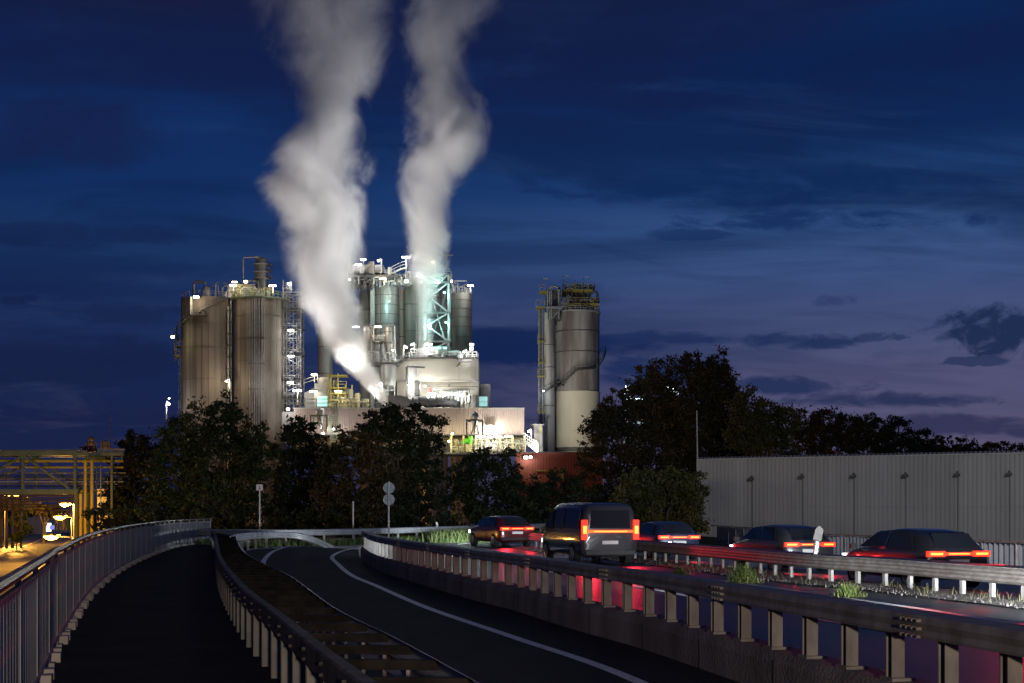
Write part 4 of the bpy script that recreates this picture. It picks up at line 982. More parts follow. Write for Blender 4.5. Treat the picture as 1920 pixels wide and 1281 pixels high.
# top platforms over the middle silos
TP = thing('silo_top_platform', 'crowded steel platform with machinery on top of the middle silos', 'platform', (X(700, 306), 306, Z(518, 306)))
platform(TP, X(652, 306), X(741, 306), 304, 312, Z(518, 306), M_STD, M_STW, 'deck', .5)
platform(TP, X(652, 306), X(720, 306), 304, 312, Z(509, 306), M_STD, M_STW, 'deck', .35)
b = MB(); b.box((X(662, 306), 305, Z(509, 306)), (X(714, 306), 311, Z(498, 306))); b.build('machine_house', M_CLADG, TP)
b = MB(); b.box((X(693, 306), 303.6, Z(516, 306)), (X(703, 306), 305.6, Z(494, 306))); b.tube([(X(680, 306), 303.7, Z(516, 306)), (X(688, 306), 303.7, Z(503, 306)), (X(697, 306), 303.7, Z(498, 306))], .35, 8); b.build('elevator_head', M_MD, TP, True)
b = MB(); b.box((X(648, 306), 304, Z(520, 306)), (X(654, 306), 306, Z(489, 306))); b.build('vent_shaft', M_STD, TP)
b = MB(); b.box((X(729, 306), 304, Z(518, 306)), (X(734, 306), 306, Z(504, 306))); b.build('cabinet', M_STW, TP)
clutter(TP, X(654, 306), X(741, 306), 304, 309, Z(536, 306), Z(519, 306), 21, 30, M_STW, 'pipework')
clutter(TP, X(654, 306), X(700, 306), 303.5, 306, Z(545, 306), Z(520, 306), 22, 18, M_STD, 'hanging_pipes', (.12, .35))
b = MB(); st_ = [Vector((X(736, 306), 304, Z(516, 306))), Vector((X(752, 306), 304, Z(508, 306))), Vector((X(764, 306), 304, Z(505, 306)))]
for a_, c_ in zip(st_, st_[1:]): b.beam(a_, c_, 1.2, .2)
rail_line(b, st_, 1.6, 1.6, .07); b.build('sloping_walkway', M_STW, TP)
clutter(TP, X(744, 306), X(770, 306), 304, 308, Z(535, 306), Z(512, 306), 27, 18, M_STW, 'valve_station')
# twin hoppers
for q0, q1, lab in ((680, 695, 'slim steel hopper with pointed foot closer to the first steam column'), (720, 735.5, 'slim steel hopper with pointed foot under the banded silo')):
    hx, hr = cyl(q0, q1, 297); h = thing('hopper', lab, 'hopper', (hx, 298, Z(675, 297)), 0, 'pair of pointed hoppers')
    b = MB(); b.lathe(hx, 298, [(hr*.12, Z(676, 297)), (hr*.95, Z(649, 297)), (hr, Z(647, 297)), (hr, Z(613, 297)), (hr*.6, Z(610.5, 297)), (.02, Z(610, 297))], 24); b.build('shell', M_MD, h, True)
    for py in (622, 643): b = MB(); b.lathe(hx, 298, [(hr, Z(py, 297)-.12), (hr+.1, Z(py, 297)-.12), (hr+.1, Z(py, 297)+.12), (hr, Z(py, 297)+.12)], 24, False); b.build('band', M_BAND, h)
    b = MB(); gx = X(q1+4, 297); b.tube([(gx, 298, Z(676, 297)), (gx, 298, Z(612, 297)), (gx-.3, 298, Z(608.5, 297)), (gx-.9, 298, Z(608, 297)), (gx-1.3, 298, Z(611, 297))], .26, 8); b.build('gooseneck_pipe', M_ST, h, True)
    b = MB()
    for q in (q0-1, q1+1): b.beam((X(q, 297), 297, Z(680, 297)), (X(q, 297), 297, Z(640, 297)), .2)
    b.build('leg', M_STW, h)
HP = thing('hopper_deck', 'lit steel deck with ladder and piping between the twin hoppers', 'platform', (X(712, 296), 296, Z(683, 296)))
platform(HP, X(676, 296), X(747, 296), 294.5, 300, Z(681, 296), M_STD, M_ST, 'deck', .5)
platform(HP, X(696, 296), X(720, 296), 296, 300, Z(639, 296), M_STD, M_STW, 'deck', .25)
b = MB(); ladder(b, X(708, 296), 295.6, Z(681, 296), Z(640, 296), .7, True); b.build('caged_ladder', M_STW, HP)
clutter(HP, X(678, 296), X(742, 296), 296, 299, Z(681, 296), Z(655, 296), 33, 24, M_STW, 'pipework')
# upper cream building
KB = thing('process_building', 'cream clad process building with sloped shoulder and railed roof under the silos', 'building', (X(820, 298), 305, GP))
D_ = 298
b = MB(); b.prism([(X(742, D_), Z(714, D_)), (X(897, D_), Z(714, D_)), (X(897, D_), Z(672, D_)), (X(767, D_), Z(672, D_)), (X(742, D_), Z(683, D_))], D_, D_+14); b.build('upper_wall', M_CLAD, KB)
b = MB(); b.box((X(742, D_), D_+3.2, Z(770, D_)), (X(897, D_), D_+14, Z(714, D_)-.02)); b.build('lower_wall', M_CLAD, KB)
b = MB(); b.beam((X(741, D_), D_-.2, Z(683, D_)), (X(767, D_), D_-.2, Z(671.5, D_)), .5, .4); b.beam((X(767, D_), D_-.2, Z(671.5, D_)), (X(898, D_), D_-.2, Z(671.5, D_)), .4); b.build('roof_edge', M_STD, KB)
b = MB(); b.box((X(860, D_), D_-.05, Z(713, D_)), (X(861, D_), D_-.01, Z(673, D_))); b.box((X(742, D_), D_-.06, Z(714, D_)), (X(897, D_), D_-.01, Z(713, D_))); b.build('seam', M_CLADG, KB)
b = MB(); ladder(b, X(887, D_), D_-.5, Z(760, D_), Z(668, D_), .9, True, .06); b.build('caged_ladder', M_STW, KB)
b = MB(); rail_line(b, [(X(768, D_), D_+.2, Z(671, D_)), (X(896, D_), D_+.2, Z(671, D_))], 1.3, 1.3, .06); rail_line(b, [(X(742, D_), D_+.2, Z(682, D_)), (X(767, D_), D_+.2, Z(671, D_))], 1.3, 1.3, .06); b.build('railing', M_STW, KB)
b = MB(); b.box((X(878, D_), D_+.5, Z(671, D_)), (X(894, D_), D_+3, Z(670, D_)))
for q in (879, 886, 893): b.beam((X(q, D_), D_+.4, Z(671, D_)), (X(q, D_), D_+.4, Z(658, D_)), .16)
for py in (659, 665): b.beam((X(878, D_), D_+.4, Z(py, D_)), (X(894, D_), D_+.4, Z(py, D_)), .14)
b.build('roof_cage', M_STW, KB)
b = MB(); b.tube([(X(800, D_), D_+3, Z(657, D_)), (X(837, D_), D_+3, Z(657, D_))], S(11, D_), 24); b.lathe(X(823, D_), D_+3, [(S(14, D_), Z(671, D_)), (S(14, D_), Z(659, D_)), (S(11, D_), Z(650, D_)), (S(5, D_), Z(646, D_)), (.05, Z(645, D_))], 28); b.build('domed_drum', M_MT, KB, True)
b = MB(); b.tube([(X(840, D_), D_+2, Z(662, D_)), (X(858, D_), D_+2, Z(661, D_)), (X(864, D_), D_+1.2, Z(664, D_)), (X(862, D_), D_-.9, Z(674, D_)), (X(861, D_), D_-.9, Z(690, D_))], .75, 14); b.tube([(X(862, D_), D_-.9, Z(678, D_)), (X(886, D_), D_-.9, Z(678, D_))], .35, 8); b.build('roof_duct', M_ST, KB, True)
b = MB(); b.box((X(781, D_), D_+1, Z(671, D_)), (X(800, D_), D_+4, Z(652, D_))); b.build('roof_hut', M_CLADG, KB)
clutter(KB, X(800, D_), X(880, D_), D_-.2, D_+2.6, Z(757, D_), Z(727, D_), 41, 26, M_STW, 'pipework')
clutter(KB, X(770, D_), X(842, D_), D_+1, D_+6, Z(671, D_), Z(650, D_), 43, 20, M_STW, 'roof_pipework')
b = MB(); b.tube([(X(798, D_), D_+1.6, Z(724, D_)), (X(896, D_), D_+1.6, Z(724, D_))], .14, 6); b.box((X(839, D_), D_+2.9, Z(724, D_)), (X(843, D_), D_+3.19, Z(719, D_))); b.build('service_pipe', M_MD, KB)
b = MB(); b.box((X(804, D_), D_+1, Z(736, D_)), (X(808, D_), D_+2, Z(727, D_))); b.build('hose_cabinet', mat('red_paint', (.35, .03, .03), .5), KB)
b = MB(); b.tube([(X(830, D_), D_+1.4, Z(738, D_)), (X(872, D_), D_+1.4, Z(738, D_))], .75, 14); b.build('receiver_drum', M_STW, KB, True)
tk, trr = cyl(712, 741, 294); T_ = thing('steel_tank', 'round steel tank hanging under the hopper deck beside the cream building', 'tank', (tk, 296, Z(722, 294)))
b = MB(); b.lathe(tk, 294+trr, [(trr*.3, Z(730, 294)), (trr, Z(722, 294)), (trr, Z(684, 294)), (trr*.9, Z(683, 294))], 32); b.build('shell', M_MT, T_, True)
b = MB()
for q in (714, 727, 740): b.beam((X(q, 294), 294, Z(757, 294)), (X(q, 294), 294, Z(720, 294)), .25)
b.beam((X(712, 294), 293.9, Z(732, 294)), (X(742, 294), 293.9, Z(732, 294)), .25); b.build('support_frame', M_STW, T_)
wx, wr_ = cyl(764, 783, 293); T_ = thing('filter_tower', 'white filter tower with dark pipe loop before the cream building', 'filter', (wx, 295, Z(757, 293)))
b = MB(); b.lathe(wx, 293+wr_, [(wr_*.4, Z(748, 293)), (wr_, Z(735, 293)), (wr_, Z(686, 293)), (wr_*.8, Z(684, 293)), (.05, Z(683.5, 293))], 24); b.build('shell', mat('white_shell', (.62, .62, .61), .5), T_, True)
b = MB(); b.tube([(X(762.5, 293), 292.6, Z(757, 293)), (X(762.5, 293), 292.6, Z(689, 293)), (X(764, 293), 292.6, Z(687.5, 293)), (X(797, 293), 292.6, Z(689.5, 293))], .22, 8); b.box((X(777, 293), 292.5, Z(742, 293)), (X(787, 293), 295, Z(715, 293))); b.build('pipe_loop', M_STD, T_, True)
# pale block beside it
PB = thing('annex_block', 'pale block with greenish glowing window strip beside the cream building', 'building', (X(908, 303), 306, GP))
b = MB(); b.box((X(897.5, 303), 303, Z(766, 303)), (X(919, 303), 311, Z(720, 303))); b.build('wall', M_CLADG, PB)
g_cy = glow('window_cyan', (.42, .82, .80), .75)
b = MB(); b.box((X(898.5, 303), 302.94, Z(762, 303)), (X(914, 303), 302.99, Z(744, 303))); w_ = b.build('window', g_cy, PB)
b = MB(); b.box((X(898.5, 303), 302.9, Z(754, 303)), (X(914, 303), 302.93, Z(753.3, 303))); b.build('glazing_bar', M_STD, w_)
# long pinkish hall
LH = thing('long_hall', 'long low pinkish grey corrugated hall across the front of the plant', 'building', (X(760, 288), 295, GP))
D_ = 288
def corrugated(b, xa, xb, y, z0, z1, pitch, depth=.09):
    n = max(1, int(abs(xb-xa)/pitch)); pts = []
    for i in range(n):
        x = xa+(xb-xa)*i/n; w = (xb-xa)/n
        pts += [(x, y), (x+w*.07, y-depth), (x+w*.80, y-depth), (x+w*.87, y)]
    pts.append((xb, y)); k = len(pts)
    b.add([(x, yy, z0) for x, yy in pts]+[(x, yy, z1) for x, yy in pts], [(i, i+1, k+i+1, k+i) for i in range(k-1)])
b = MB(); b.box((X(551, D_), D_+.02, Z(815, D_)), (X(983, D_), D_+18, Z(766, D_))); corrugated(b, X(551, D_), X(983, D_), D_, Z(815, D_), Z(766.5, D_), .52); b.build('wall', M_CLADP, LH)
b = MB(); b.box((X(528, D_), D_+.3, Z(830, D_)), (X(551, D_)-.03, D_+16, Z(772, D_))); b.build('end_wall', M_CLADG, LH)
b = MB(); b.box((X(550, D_), D_-.25, Z(766.4, D_)), (X(983.6, D_), D_+18.2, Z(764.8, D_))); b.build('roof_edge', M_STW, LH)
b = MB(); b.box((X(551, D_), D_-.1, Z(816.5, D_)), (X(985, D_), D_+1, Z(815.1, D_))); b.build('lower_beam', M_STD, LH)
b = MB(); b.box((X(530, D_), D_+11, Z(850, D_)), (X(983, D_), D_+11.5, Z(815.2, D_))); b.build('rear_wall', M_CLAD, LH)
b = MB(); b.box((X(530, D_), D_-1, Z(852, D_)), (X(1000, D_), D_+12, Z(848.5, D_))); b.build('base_slab', M_STD, LH)
for q in range(846, 990, 23):
    b = MB(); b.beam((X(q, D_), D_+.3, Z(848.4, D_)), (X(q, D_), D_+.3, Z(816.6, D_)), .45); b.build('column', M_CREAMP, LH)
b = MB(); ladder(b, X(627, D_), D_-.6, Z(830, D_), Z(758, D_), 1.4, False, .07); b.build('ladder', M_GRN, LH)
b = MB(); rail_line(b, [(X(528, D_), D_+.5, Z(764.7, D_)), (X(722, D_), D_+.5, Z(764.7, D_))], 2.0, 2.4, .09); b.build('railing', M_GRN, LH)
b = MB(); rail_line(b, [(X(846, D_), D_-.8, Z(848.4, D_)), (X(985, D_), D_-.8, Z(848.4, D_))], 1.3, 1.8, .06); b.build('deck_railing', M_STW, LH)
clutter(LH, X(848, D_), X(866, D_), D_+1, D_+4, Z(848, D_), Z(822, D_), 51, 16, M_CREAMP, 'pipework', (.12, .35))
clutter(LH, X(884, D_), X(980, D_), D_+1, D_+6, Z(848, D_), Z(822, D_), 52, 40, M_CREAMP, 'pipework', (.1, .35))
clutter(LH, X(870, D_), X(983, D_), D_-.5, D_+1, Z(848, D_), Z(818, D_), 53, 22, M_STW, 'pipework', (.07, .14))
for q, rr, py in ((853, 8, 824), (968, 6, 833), (975, 5, 826), (865, 3.5, 826)):
    b = MB(); vessel(b, X(q, D_), D_+3, Z(848, D_), Z(py, D_), S(rr, D_), 18); b.build('vessel', M_CREAMP, LH, True)
b = MB(); b.box((X(890, D_), D_+4, Z(846, D_)), (X(911, D_), D_+5, Z(826, D_))); b.build('shutter', M_CLADG, LH)
GPm = thing('green_pump', 'bright green pump unit on the yellow lit pipe deck', 'pump', (X(878, D_), D_-.3, Z(832, D_)))
b = MB(); b.tube([(X(870, D_), D_-.6, Z(827, D_)), (X(881, D_), D_-.6, Z(827, D_))], .55, 14); b.tube([(X(882, D_), D_-.6, Z(833, D_)), (X(882, D_), D_-.6, Z(818, D_))], .5, 12); b.tube([(X(870.5, D_), D_-.6, Z(827, D_)), (X(870.5, D_), D_-.6, Z(833, D_))], .35, 10); b.build('motor', M_BRIGHT, GPm, True)
b = MB(); vessel(b, X(879, D_), D_-.6, Z(848, D_), Z(833.5, D_), S(6, D_), 18, False); b.build('base_tank', M_CREAMP, GPm, True)
# domed ventilators on frames in front of the hall
for q, lab, py in ((600.5, 'domed grey ventilator on a green frame half hidden by the dark tree', 766.5), (890, 'domed grey ventilator on a dark frame above the lit pipe deck', 775)):
    D2 = 284; v = thing('domed_ventilator', lab, 'ventilator', (X(q, D2), D2, Z(815, D2)), 0, 'domed ventilators')
    s_ = S(1, D2); zc = Z(py, D2)
    b = MB(); b.lathe(X(q, D2), D2, [(7.5*s_, zc-12*s_), (8.5*s_, zc-8*s_), (8*s_, zc-3*s_), (6*s_, zc), (3.5*s_, zc+1.5*s_), (3*s_, zc+3*s_), (.05, zc+3.3*s_)], 24); b.build('dome', M_MT, v, True)
    b = MB(); b.lathe(X(q, D2), D2, [(2.5*s_, zc-38*s_), (3.5*s_, zc-30*s_), (6.5*s_, zc-13*s_)], 20); b.build('funnel', M_STW, v, True)
    b = MB(); zt_ = zc-14*s_
    for a_ in (-15, 15):
        for yy in (-2, 2): b.beam((X(q+a_, D2), D2+yy, zc-42*s_), (X(q+a_, D2), D2+yy, zt_), .25)
    for yy in (-2, 2): b.beam((X(q-15.5, D2), D2+yy, zt_), (X(q+15.5, D2), D2+yy, zt_), .3)
    for a_ in (-15, 15): b.beam((X(q+a_, D2), D2-2, zt_), (X(q+a_, D2), D2+2, zt_), .3)
    b.beam((X(q-6, D2), D2-2, zc-40*s_), (X(q+3, D2), D2-2, zt_), .2); b.beam((X(q+8, D2), D2-2, zc-40*s_), (X(q+1, D2), D2-2, zt_), .2)
    b.build('frame', M_GRN if q < 700 else M_STD, v)
# roof house, tanks, yellow frame, duct on the hall roof
RH = thing('roof_house', 'small pale roof house with cyan glowing window beside the lattice mast', 'building', (X(600, 294), 297, Z(765, 294)))
b = MB(); b.box((X(589.5, 294), 294, Z(765, 294)), (X(614, 294), 300, Z(719, 294))); b.build('wall', M_STW, RH)
b = MB(); b.prism([(X(568, 294), Z(765, 294)), (X(589, 294), Z(765, 294)), (X(589, 294), Z(725, 294)), (X(568, 294), Z(735, 294))], 296, 300); b.build('side_wing', M_CLADG, RH)
b = MB(); b.box((X(595, 294), 293.94, Z(762, 294)), (X(614, 294), 293.99, Z(743, 294))); b.build('window', g_cy, RH)
b = MB(); rail_line(b, [(X(566, 294), 297, Z(724, 294)), (X(592, 294), 297, Z(716, 294))], 1.8, 2, .09); b.box((X(595, 294), 296, Z(718.6, 294)), (X(614, 294), 300, Z(706, 294))); b.build('roof_railing', M_STW, RH)
YF = thing('yellow_frame', 'yellow steel frame with tanks at the foot of the thick steam column', 'steel frame', (X(634, 292), 292, Z(765, 292)))
b = MB()
for q in (616, 621, 634, 648, 660): b.beam((X(q, 292), 292, Z(765, 292)), (X(q, 292), 292, Z(700 if q < 640 else 722, 292)), .3)
for py in (704, 727, 738): b.box((X(618, 292), 291.6, Z(py, 292)-.2), (X(650, 292), 295, Z(py, 292)+.1))
rail_line(b, [(X(620, 292), 291.7, Z(727, 292)), (X(650, 292), 291.7, Z(727, 292))], 1.4, 1.6, .07); b.build('frame', M_YEL, YF)
for q, rr, py, m_ in ((638, 7, 733, M_MT), (654, 6.5, 731, M_MT), (627, 4, 712, M_MD), (668, 5, 738, M_CREAMP)):
    b = MB(); vessel(b, X(q, 292), 294, Z(765, 292), Z(py, 292), S(rr, 292), 20); b.build('tank', m_, YF, True)
clutter(YF, X(618, 292), X(690, 292), 291.5, 294, Z(765, 292), Z(742, 292), 61, 22, M_CREAMP, 'pipework')
DU = thing('roof_duct', 'dark grey roof duct with open funnel mouth that the steam blows from', 'duct', (X(760, 288), 291, Z(765, 288)))
b = MB(); b.prism([(X(729, 288), Z(765, 288)), (X(719.5, 288), Z(741.5, 288)), (X(752, 288), Z(741.5, 288)), (X(766, 288), Z(746, 288)), (X(766, 288), Z(762, 288)), (X(755, 288), Z(765, 288))], 288, 294); b.build('mouth', M_DUCT, DU)
b = MB(); b.tube([(X(764, 288), 291, Z(752, 288)), (X(790, 288), 291, Z(750, 288)), (X(800, 288), 291, Z(753, 288)), (X(806, 288), 291, Z(764, 288))], 1.1, 18); b.tube([(X(802, 288), 291, Z(753, 288)), (X(846, 288), 291, Z(753, 288)), (X(856, 288), 291, Z(757, 288)), (X(858, 288), 291, Z(765, 288))], 1.0, 18)
for q in (772, 784, 815, 830, 844): b.lathe(X(q, 288), 291, [(.4, Z(757, 288)), (.4, Z(744, 288))], 8) if False else b.box((X(q, 288)-.12, 289.6, Z(763, 288)), (X(q, 288)+.12, 292.4, Z(743.5, 288)))
b.build('pipe_run', M_DUCT, DU, True)
b = MB(); b.box((X(722, 288), 287.93, Z(765, 288)), (X(723, 288), 287.99, Z(742, 288))); b.box((X(838, 288), 289.8, Z(746, 288)), (X(842, 288), 292, Z(740.5, 288))); b.build('stiffener', M_ST, DU)
# brick red shed, cabin, stair
RS = thing('red_shed', 'long brick red corrugated shed at the foot of the lone silo', 'building', (X(1040, 280), 286, GP))
b = MB(); b.box((X(968, 280), 280.02, GP), (X(1130, 280), 292, Z(849, 280))); corrugated(b, X(968, 280), X(1130, 280), 280, GP, Z(849.4, 280), .6, .07); b.build('wall', M_RED, RS)
b = MB(); b.box((X(967, 280), 279.7, Z(849, 280)), (X(1131, 280), 292.2, Z(847.6, 280))); b.build('roof_edge', M_STD, RS)
b = MB(); b.box((X(1004, 280), 279.5, Z(884, 280)), (X(1056, 280), 279.8, Z(882, 280))); b.box((X(1047, 280), 279.4, Z(900, 280)), (X(1057, 280), 279.8, Z(884.2, 280))); b.build('yellow_gutter', M_YEL, RS)
CB = thing('site_cabin', 'pale narrow cabin with louvre beside the lone silo foot', 'cabin', (X(1009, 292), 294, Z(848, 292)))
b = MB(); b.box((X(1001, 292), 292, Z(848, 292)), (X(1017, 292), 297, Z(797, 292))); b.build('wall', M_CLADG, CB)
b = MB(); b.box((X(995, 292), 291.6, Z(797, 292)), (X(1020, 292), 297.4, Z(795.4, 292))); b.build('roof', M_STW, CB)
b = MB(); b.box((X(1011, 292), 291.9, Z(816, 292)), (X(1016, 292), 291.97, Z(800, 292))); b.build('louvre', M_CREAMP, CB)
SRS = thing('steel_stair', 'white railed steel stair descending from the pipe deck to the red shed roof', 'stair', (X(996, 286), 286, Z(848, 286)))
b = MB(); top = Vector((X(985, 286), 286, Z(830, 286))); bot = Vector((X(1008, 286), 286, Z(848, 286)))
for yy in (0, 1.4):
    b.beam(top+Vector((0, yy, 0)), bot+Vector((0, yy, 0)), .25)
    for h_ in (.8, 1.5, 2.2): b.beam(top+Vector((-.5, yy, h_)), bot+Vector((0, yy, h_)), .12)
    for k in range(7): p = top.lerp(bot, k/6)+Vector((0, yy, 0)); b.beam(p, p+Vector((0, 0, 2.2)), .12)
for k in range(12): p = top.lerp(bot, k/11); b.box((p.x-.2, 286, p.z-.05), (p.x+.2, 287.4, p.z))
b.build('flight', M_STW, SRS)

# ---- the lone silo to the side
D_ = 305
LS, lx, ly, lr, lz = silo('lone_silo', 'lone tall concrete silo with pale lower half, spiral stair and crowded top', 1040.5, 1127, 581, D_, M_SG, (618.5, 657.5), n=64, rail=False, band_r=.1)
b = MB(); b.lathe(lx, ly, [(lr+.12, Z(842, D_)), (lr+.12, Z(735, D_)), (lr+.28, Z(733.5, D_)), (lr+.28, Z(732.5, D_)), (lr+.02, Z(732, D_))], 64, False); b.build('lower_shell', M_SC, LS, True)
b = MB(); b.lathe(lx, ly, [(lr+.3, Z(846, D_)), (lr+.5, Z(842, D_)), (lr+.5, Z(839, D_)), (lr+.12, Z(838, D_))], 64, False); b.build('skirt', M_STD, LS, True)
helix(LS, lx, ly, lr, R(200), Z(724, D_), R(232), Z(722, D_), 1.2, M_STD)
helix(LS, lx, ly, lr, R(232), Z(721, D_), R(263), Z(697, D_), 1.2, M_STD)
helix(LS, lx, ly, lr, R(263), Z(696, D_), R(312), Z(690, D_), 1.2, M_STD)
helix(LS, lx, ly, lr, R(312), Z(689, D_), R(362), Z(650, D_), 1.4, M_STD)
b = MB(); rail_ring(b, lx, ly, lz, lr, 1.0, 26, rr=.06); b.lathe(lx, ly, [(lr+.02, lz-.25), (lr+.3, lz-.25), (lr+.3, lz+.1), (lr+.02, lz+.1)], 64, False); b.build('rim', M_STW, LS)
b = MB(); b.box((X(1056, D_), ly-lr*.8, Z(571, D_)), (X(1124, D_), ly+lr*.8, Z(567, D_))); rail_line(b, [(X(1056, D_), ly-lr*.8, Z(567, D_)), (X(1124, D_), ly-lr*.8, Z(567, D_)), (X(1124, D_), ly+lr*.8, Z(567, D_))], 1.3, 1.4, .07); b.build('lower_deck', M_YEL, LS)
b = MB(); b.box((X(1055, D_), ly-lr*.7, Z(545, D_)), (X(1112, D_), ly+lr*.7, Z(540, D_))); rail_line(b, [(X(1055, D_), ly-lr*.7, Z(540, D_)), (X(1116, D_), ly-lr*.7, Z(540, D_)), (X(1116, D_), ly+lr*.7, Z(540, D_))], 1.3, 1.4, .07); b.build('upper_deck', M_YEL, LS)
b = MB(); b.lathe(X(1083, D_), ly, [(S(11.5, D_), lz), (S(11.5, D_), Z(546, D_))], 28); b.build('drum', M_MD, LS, True)
b = MB(); b.lathe(X(1082, D_), ly, [(S(20, D_), Z(538.5, D_)), (S(18, D_), Z(534, D_)), (S(10, D_), Z(530, D_)), (S(9, D_), Z(527, D_)), (S(5, D_), Z(525.5, D_)), (.05, Z(524.5, D_))], 28); b.tube([(X(1080, D_), ly, Z(526, D_)), (X(1080, D_), ly, Z(518, D_))], .1, 6); b.build('conical_hood', M_SC, LS, True)
b = MB()
for q in (1063, 1073, 1093, 1104, 1119, 1122):
    for yy in (-.7, .6): b.beam((X(q, D_), ly+lr*yy, lz), (X(q, D_), ly+lr*yy, Z(545 if q < 1110 else 552, D_)), .25)
b.tube([(X(1112, D_), ly-lr*.7, Z(545, D_)), (X(1119, D_), ly-lr*.7, Z(545, D_)), (X(1121, D_), ly-lr*.7, Z(548, D_)), (X(1121, D_), ly-lr*.7, Z(575, D_))], .3, 8); b.build('support_frame', M_STD, LS)
clutter(LS, X(1062, D_), X(1122, D_), ly-lr*.75, ly+lr*.3, lz, Z(548, D_), 71, 60, M_ST, 'pipework', (.08, .24))
clutter(LS, X(1060, D_), X(1112, D_), ly-lr*.6, ly+lr*.3, Z(540, D_), Z(528, D_), 72, 30, M_ST, 'roof_pipework', (.08, .18))
b = MB(); b.box((X(1024, D_), 303, Z(581, D_)), (X(1054, D_), 311, Z(577, D_)))
for q in (1027, 1031, 1034, 1048): b.tube([(X(q, D_), 304, Z(600, D_)), (X(q, D_), 304, Z(548, D_)), (X(q+(1040-q)*.3, D_), 304, Z(541-(1040-q)*.1, D_)), (X(1040, D_), 304, Z(538, D_)), (X(1048, D_), 304, Z(541, D_)), (X(1052, D_), 304, Z(552, D_)), (X(1051, D_), 304, Z(575, D_))], .24, 8)
b.build('pipe_loop', M_ST, LS, True)
b = MB(); b.box((X(1024, D_), 305.5, Z(600, D_)), (X(1052, D_), 311, Z(543, D_))); b.build('elevator_house', M_STD, LS)
b = MB(); sa, sb_ = Vector((X(1036, D_), 303.2, Z(597, D_))), Vector((X(1066, D_), 303.2, Z(566, D_)))
for yy in (0, 1.0):
    b.beam(sa+Vector((0, yy, 0)), sb_+Vector((0, yy, 0)), .22)
    for h_ in (.7, 1.4): b.beam(sa+Vector((0, yy, h_)), sb_+Vector((0, yy, h_)), .1)
for k in range(16): p = sa.lerp(sb_, k/15); b.box((p.x-.2, 303.2, p.z-.04), (p.x+.2, 304.2, p.z+.02)); b.beam(p, p+Vector((0, 0, 1.4)), .07)
b.build('top_stair', M_ST, LS)
SS, sx_, sy_, sr_, sz_ = silo('side_silo', 'slim tall silo standing close against the lone concrete silo', 1020, 1041, 586, 304, M_SG, (646, 688, 760), n=32, rail=False, band_r=.08)
b = MB(); helix(SS, sx_, sy_, sr_, R(230), Z(735, 304), R(320), Z(722, 304), 1.0, M_STD)
LC = thing('ladder_shaft', 'thin ladder shaft with yellow landings beside the slim silo', 'ladder shaft', (X(1014, 304), 306, GP))
for q in (1010.5, 1018): 
    for yy in (305, 307.5): b = MB(); b.beam((X(q, 304), yy, GP), (X(q, 304), yy, Z(573, 304)), .22); b.build('leg', M_ST, LC)
b = MB(); b.box((X(1012, 304), 306.2, GP), (X(1017, 304), 307, Z(579, 304))); b.build('cable_tray', M_STD, LC)
b = MB(); ladder(b, X(1014.5, 304), 304.7, GP, Z(572, 304), .6, True); b.build('caged_ladder', M_ST, LC)
for py, w_ in ((577, 5), (641, 2), (681, 1), (707, 2), (773, 2), (548, -2)):
    b = MB(); b.box((X(1010-w_, 304), 304.2, Z(py, 304)), (X(1022+(6 if py < 560 else 0), 304), 308, Z(py-3, 304))); rail_line(b, [(X(1010-w_, 304), 304.3, Z(py-3, 304)), (X(1021, 304), 304.3, Z(py-3, 304))], 1.5, .9, .06); b.build('landing', M_YEL, LC)
# far lit structures glimpsed through the big tree
for q0, q1, py, lab in ((1172, 1204, 733, 'far lit pipe tower glimpsed through the smaller autumn tree'), (1248, 1272, 735, 'far lit pipe tower glimpsed through the wide ragged crown')):
    PT, x0, x1, zb, zt = lattice('pipe_tower', lab, 'lattice tower', q0, q1, py, 850, 430, 6, 8, M_STW, .4, .25)
    b = MB(); b.box((x0, 429, zt), (x1, 436, zt+.5)); b.build('top_deck', M_STW, PT)
    b = MB(); b.box((x0, 428.4, zt+.6), (x1, 429, zt+1.6)); b.build('lamp_strip', glow('lamp_cool_strip', (.75, .95, 1.0), 6), PT)
    light('tower_light', 'POINT', ((x0+x1)/2, 426, zt-4), 9000, (.75, .95, 1), .6, PT)
# ================================================================== warehouse
M_WH = streaky('warehouse_cladding', (.34, .335, .32), (.39, .385, .37), (.29, .28, .265), .55, .1, 1.2, .05, .4)
WHp0, WHp1 = Vector((X(1310, 108), 108, 0)), Vector((X(2060, 93), 93, 0))
wdir = (WHp1-WHp0).normalized(); wlen = (WHp1-WHp0).length; wrz = math.atan2(wdir.y, wdir.x)
wzt = Z(863, 108); WB = -6.2
WH = thing('warehouse', 'long pale corrugated warehouse with a row of unlit wall lamps', 'warehouse', (WHp0.x, WHp0.y, WB), wrz)
h_ = wzt-WB
b = MB(); corrugated(b, 0, wlen, 0, 0, h_, .333, .06); b.box((0, .02, 0), (wlen, 30, h_)); local(b, 'wall', M_WH, WH)
b = MB(); b.box((-.15, -.16, h_), (wlen, 30.2, h_+.1))
n = int(wlen/.333)
local(b, 'roof_edge', M_STW, WH)
b = MB()
for i in range(n): b.bbox((i*.333, .2, h_+.17), (.2, .8, .14))
local(b, 'roof_sheet', mat('roof_sheet', (.10, .11, .14), .5, .3), WH)
b = MB(); b.box((-.16, -.10, 0), (.06, -.061, h_-.01)); local(b, 'corner_trim', M_STW, WH)
for z in (h_*.36, h_*.67):
    b = MB(); b.box((.07, -.066, z), (wlen, -.061, z+.02)); local(b, 'sheet_joint', mat('joint_grey', (.22, .22, .22), .6), WH)
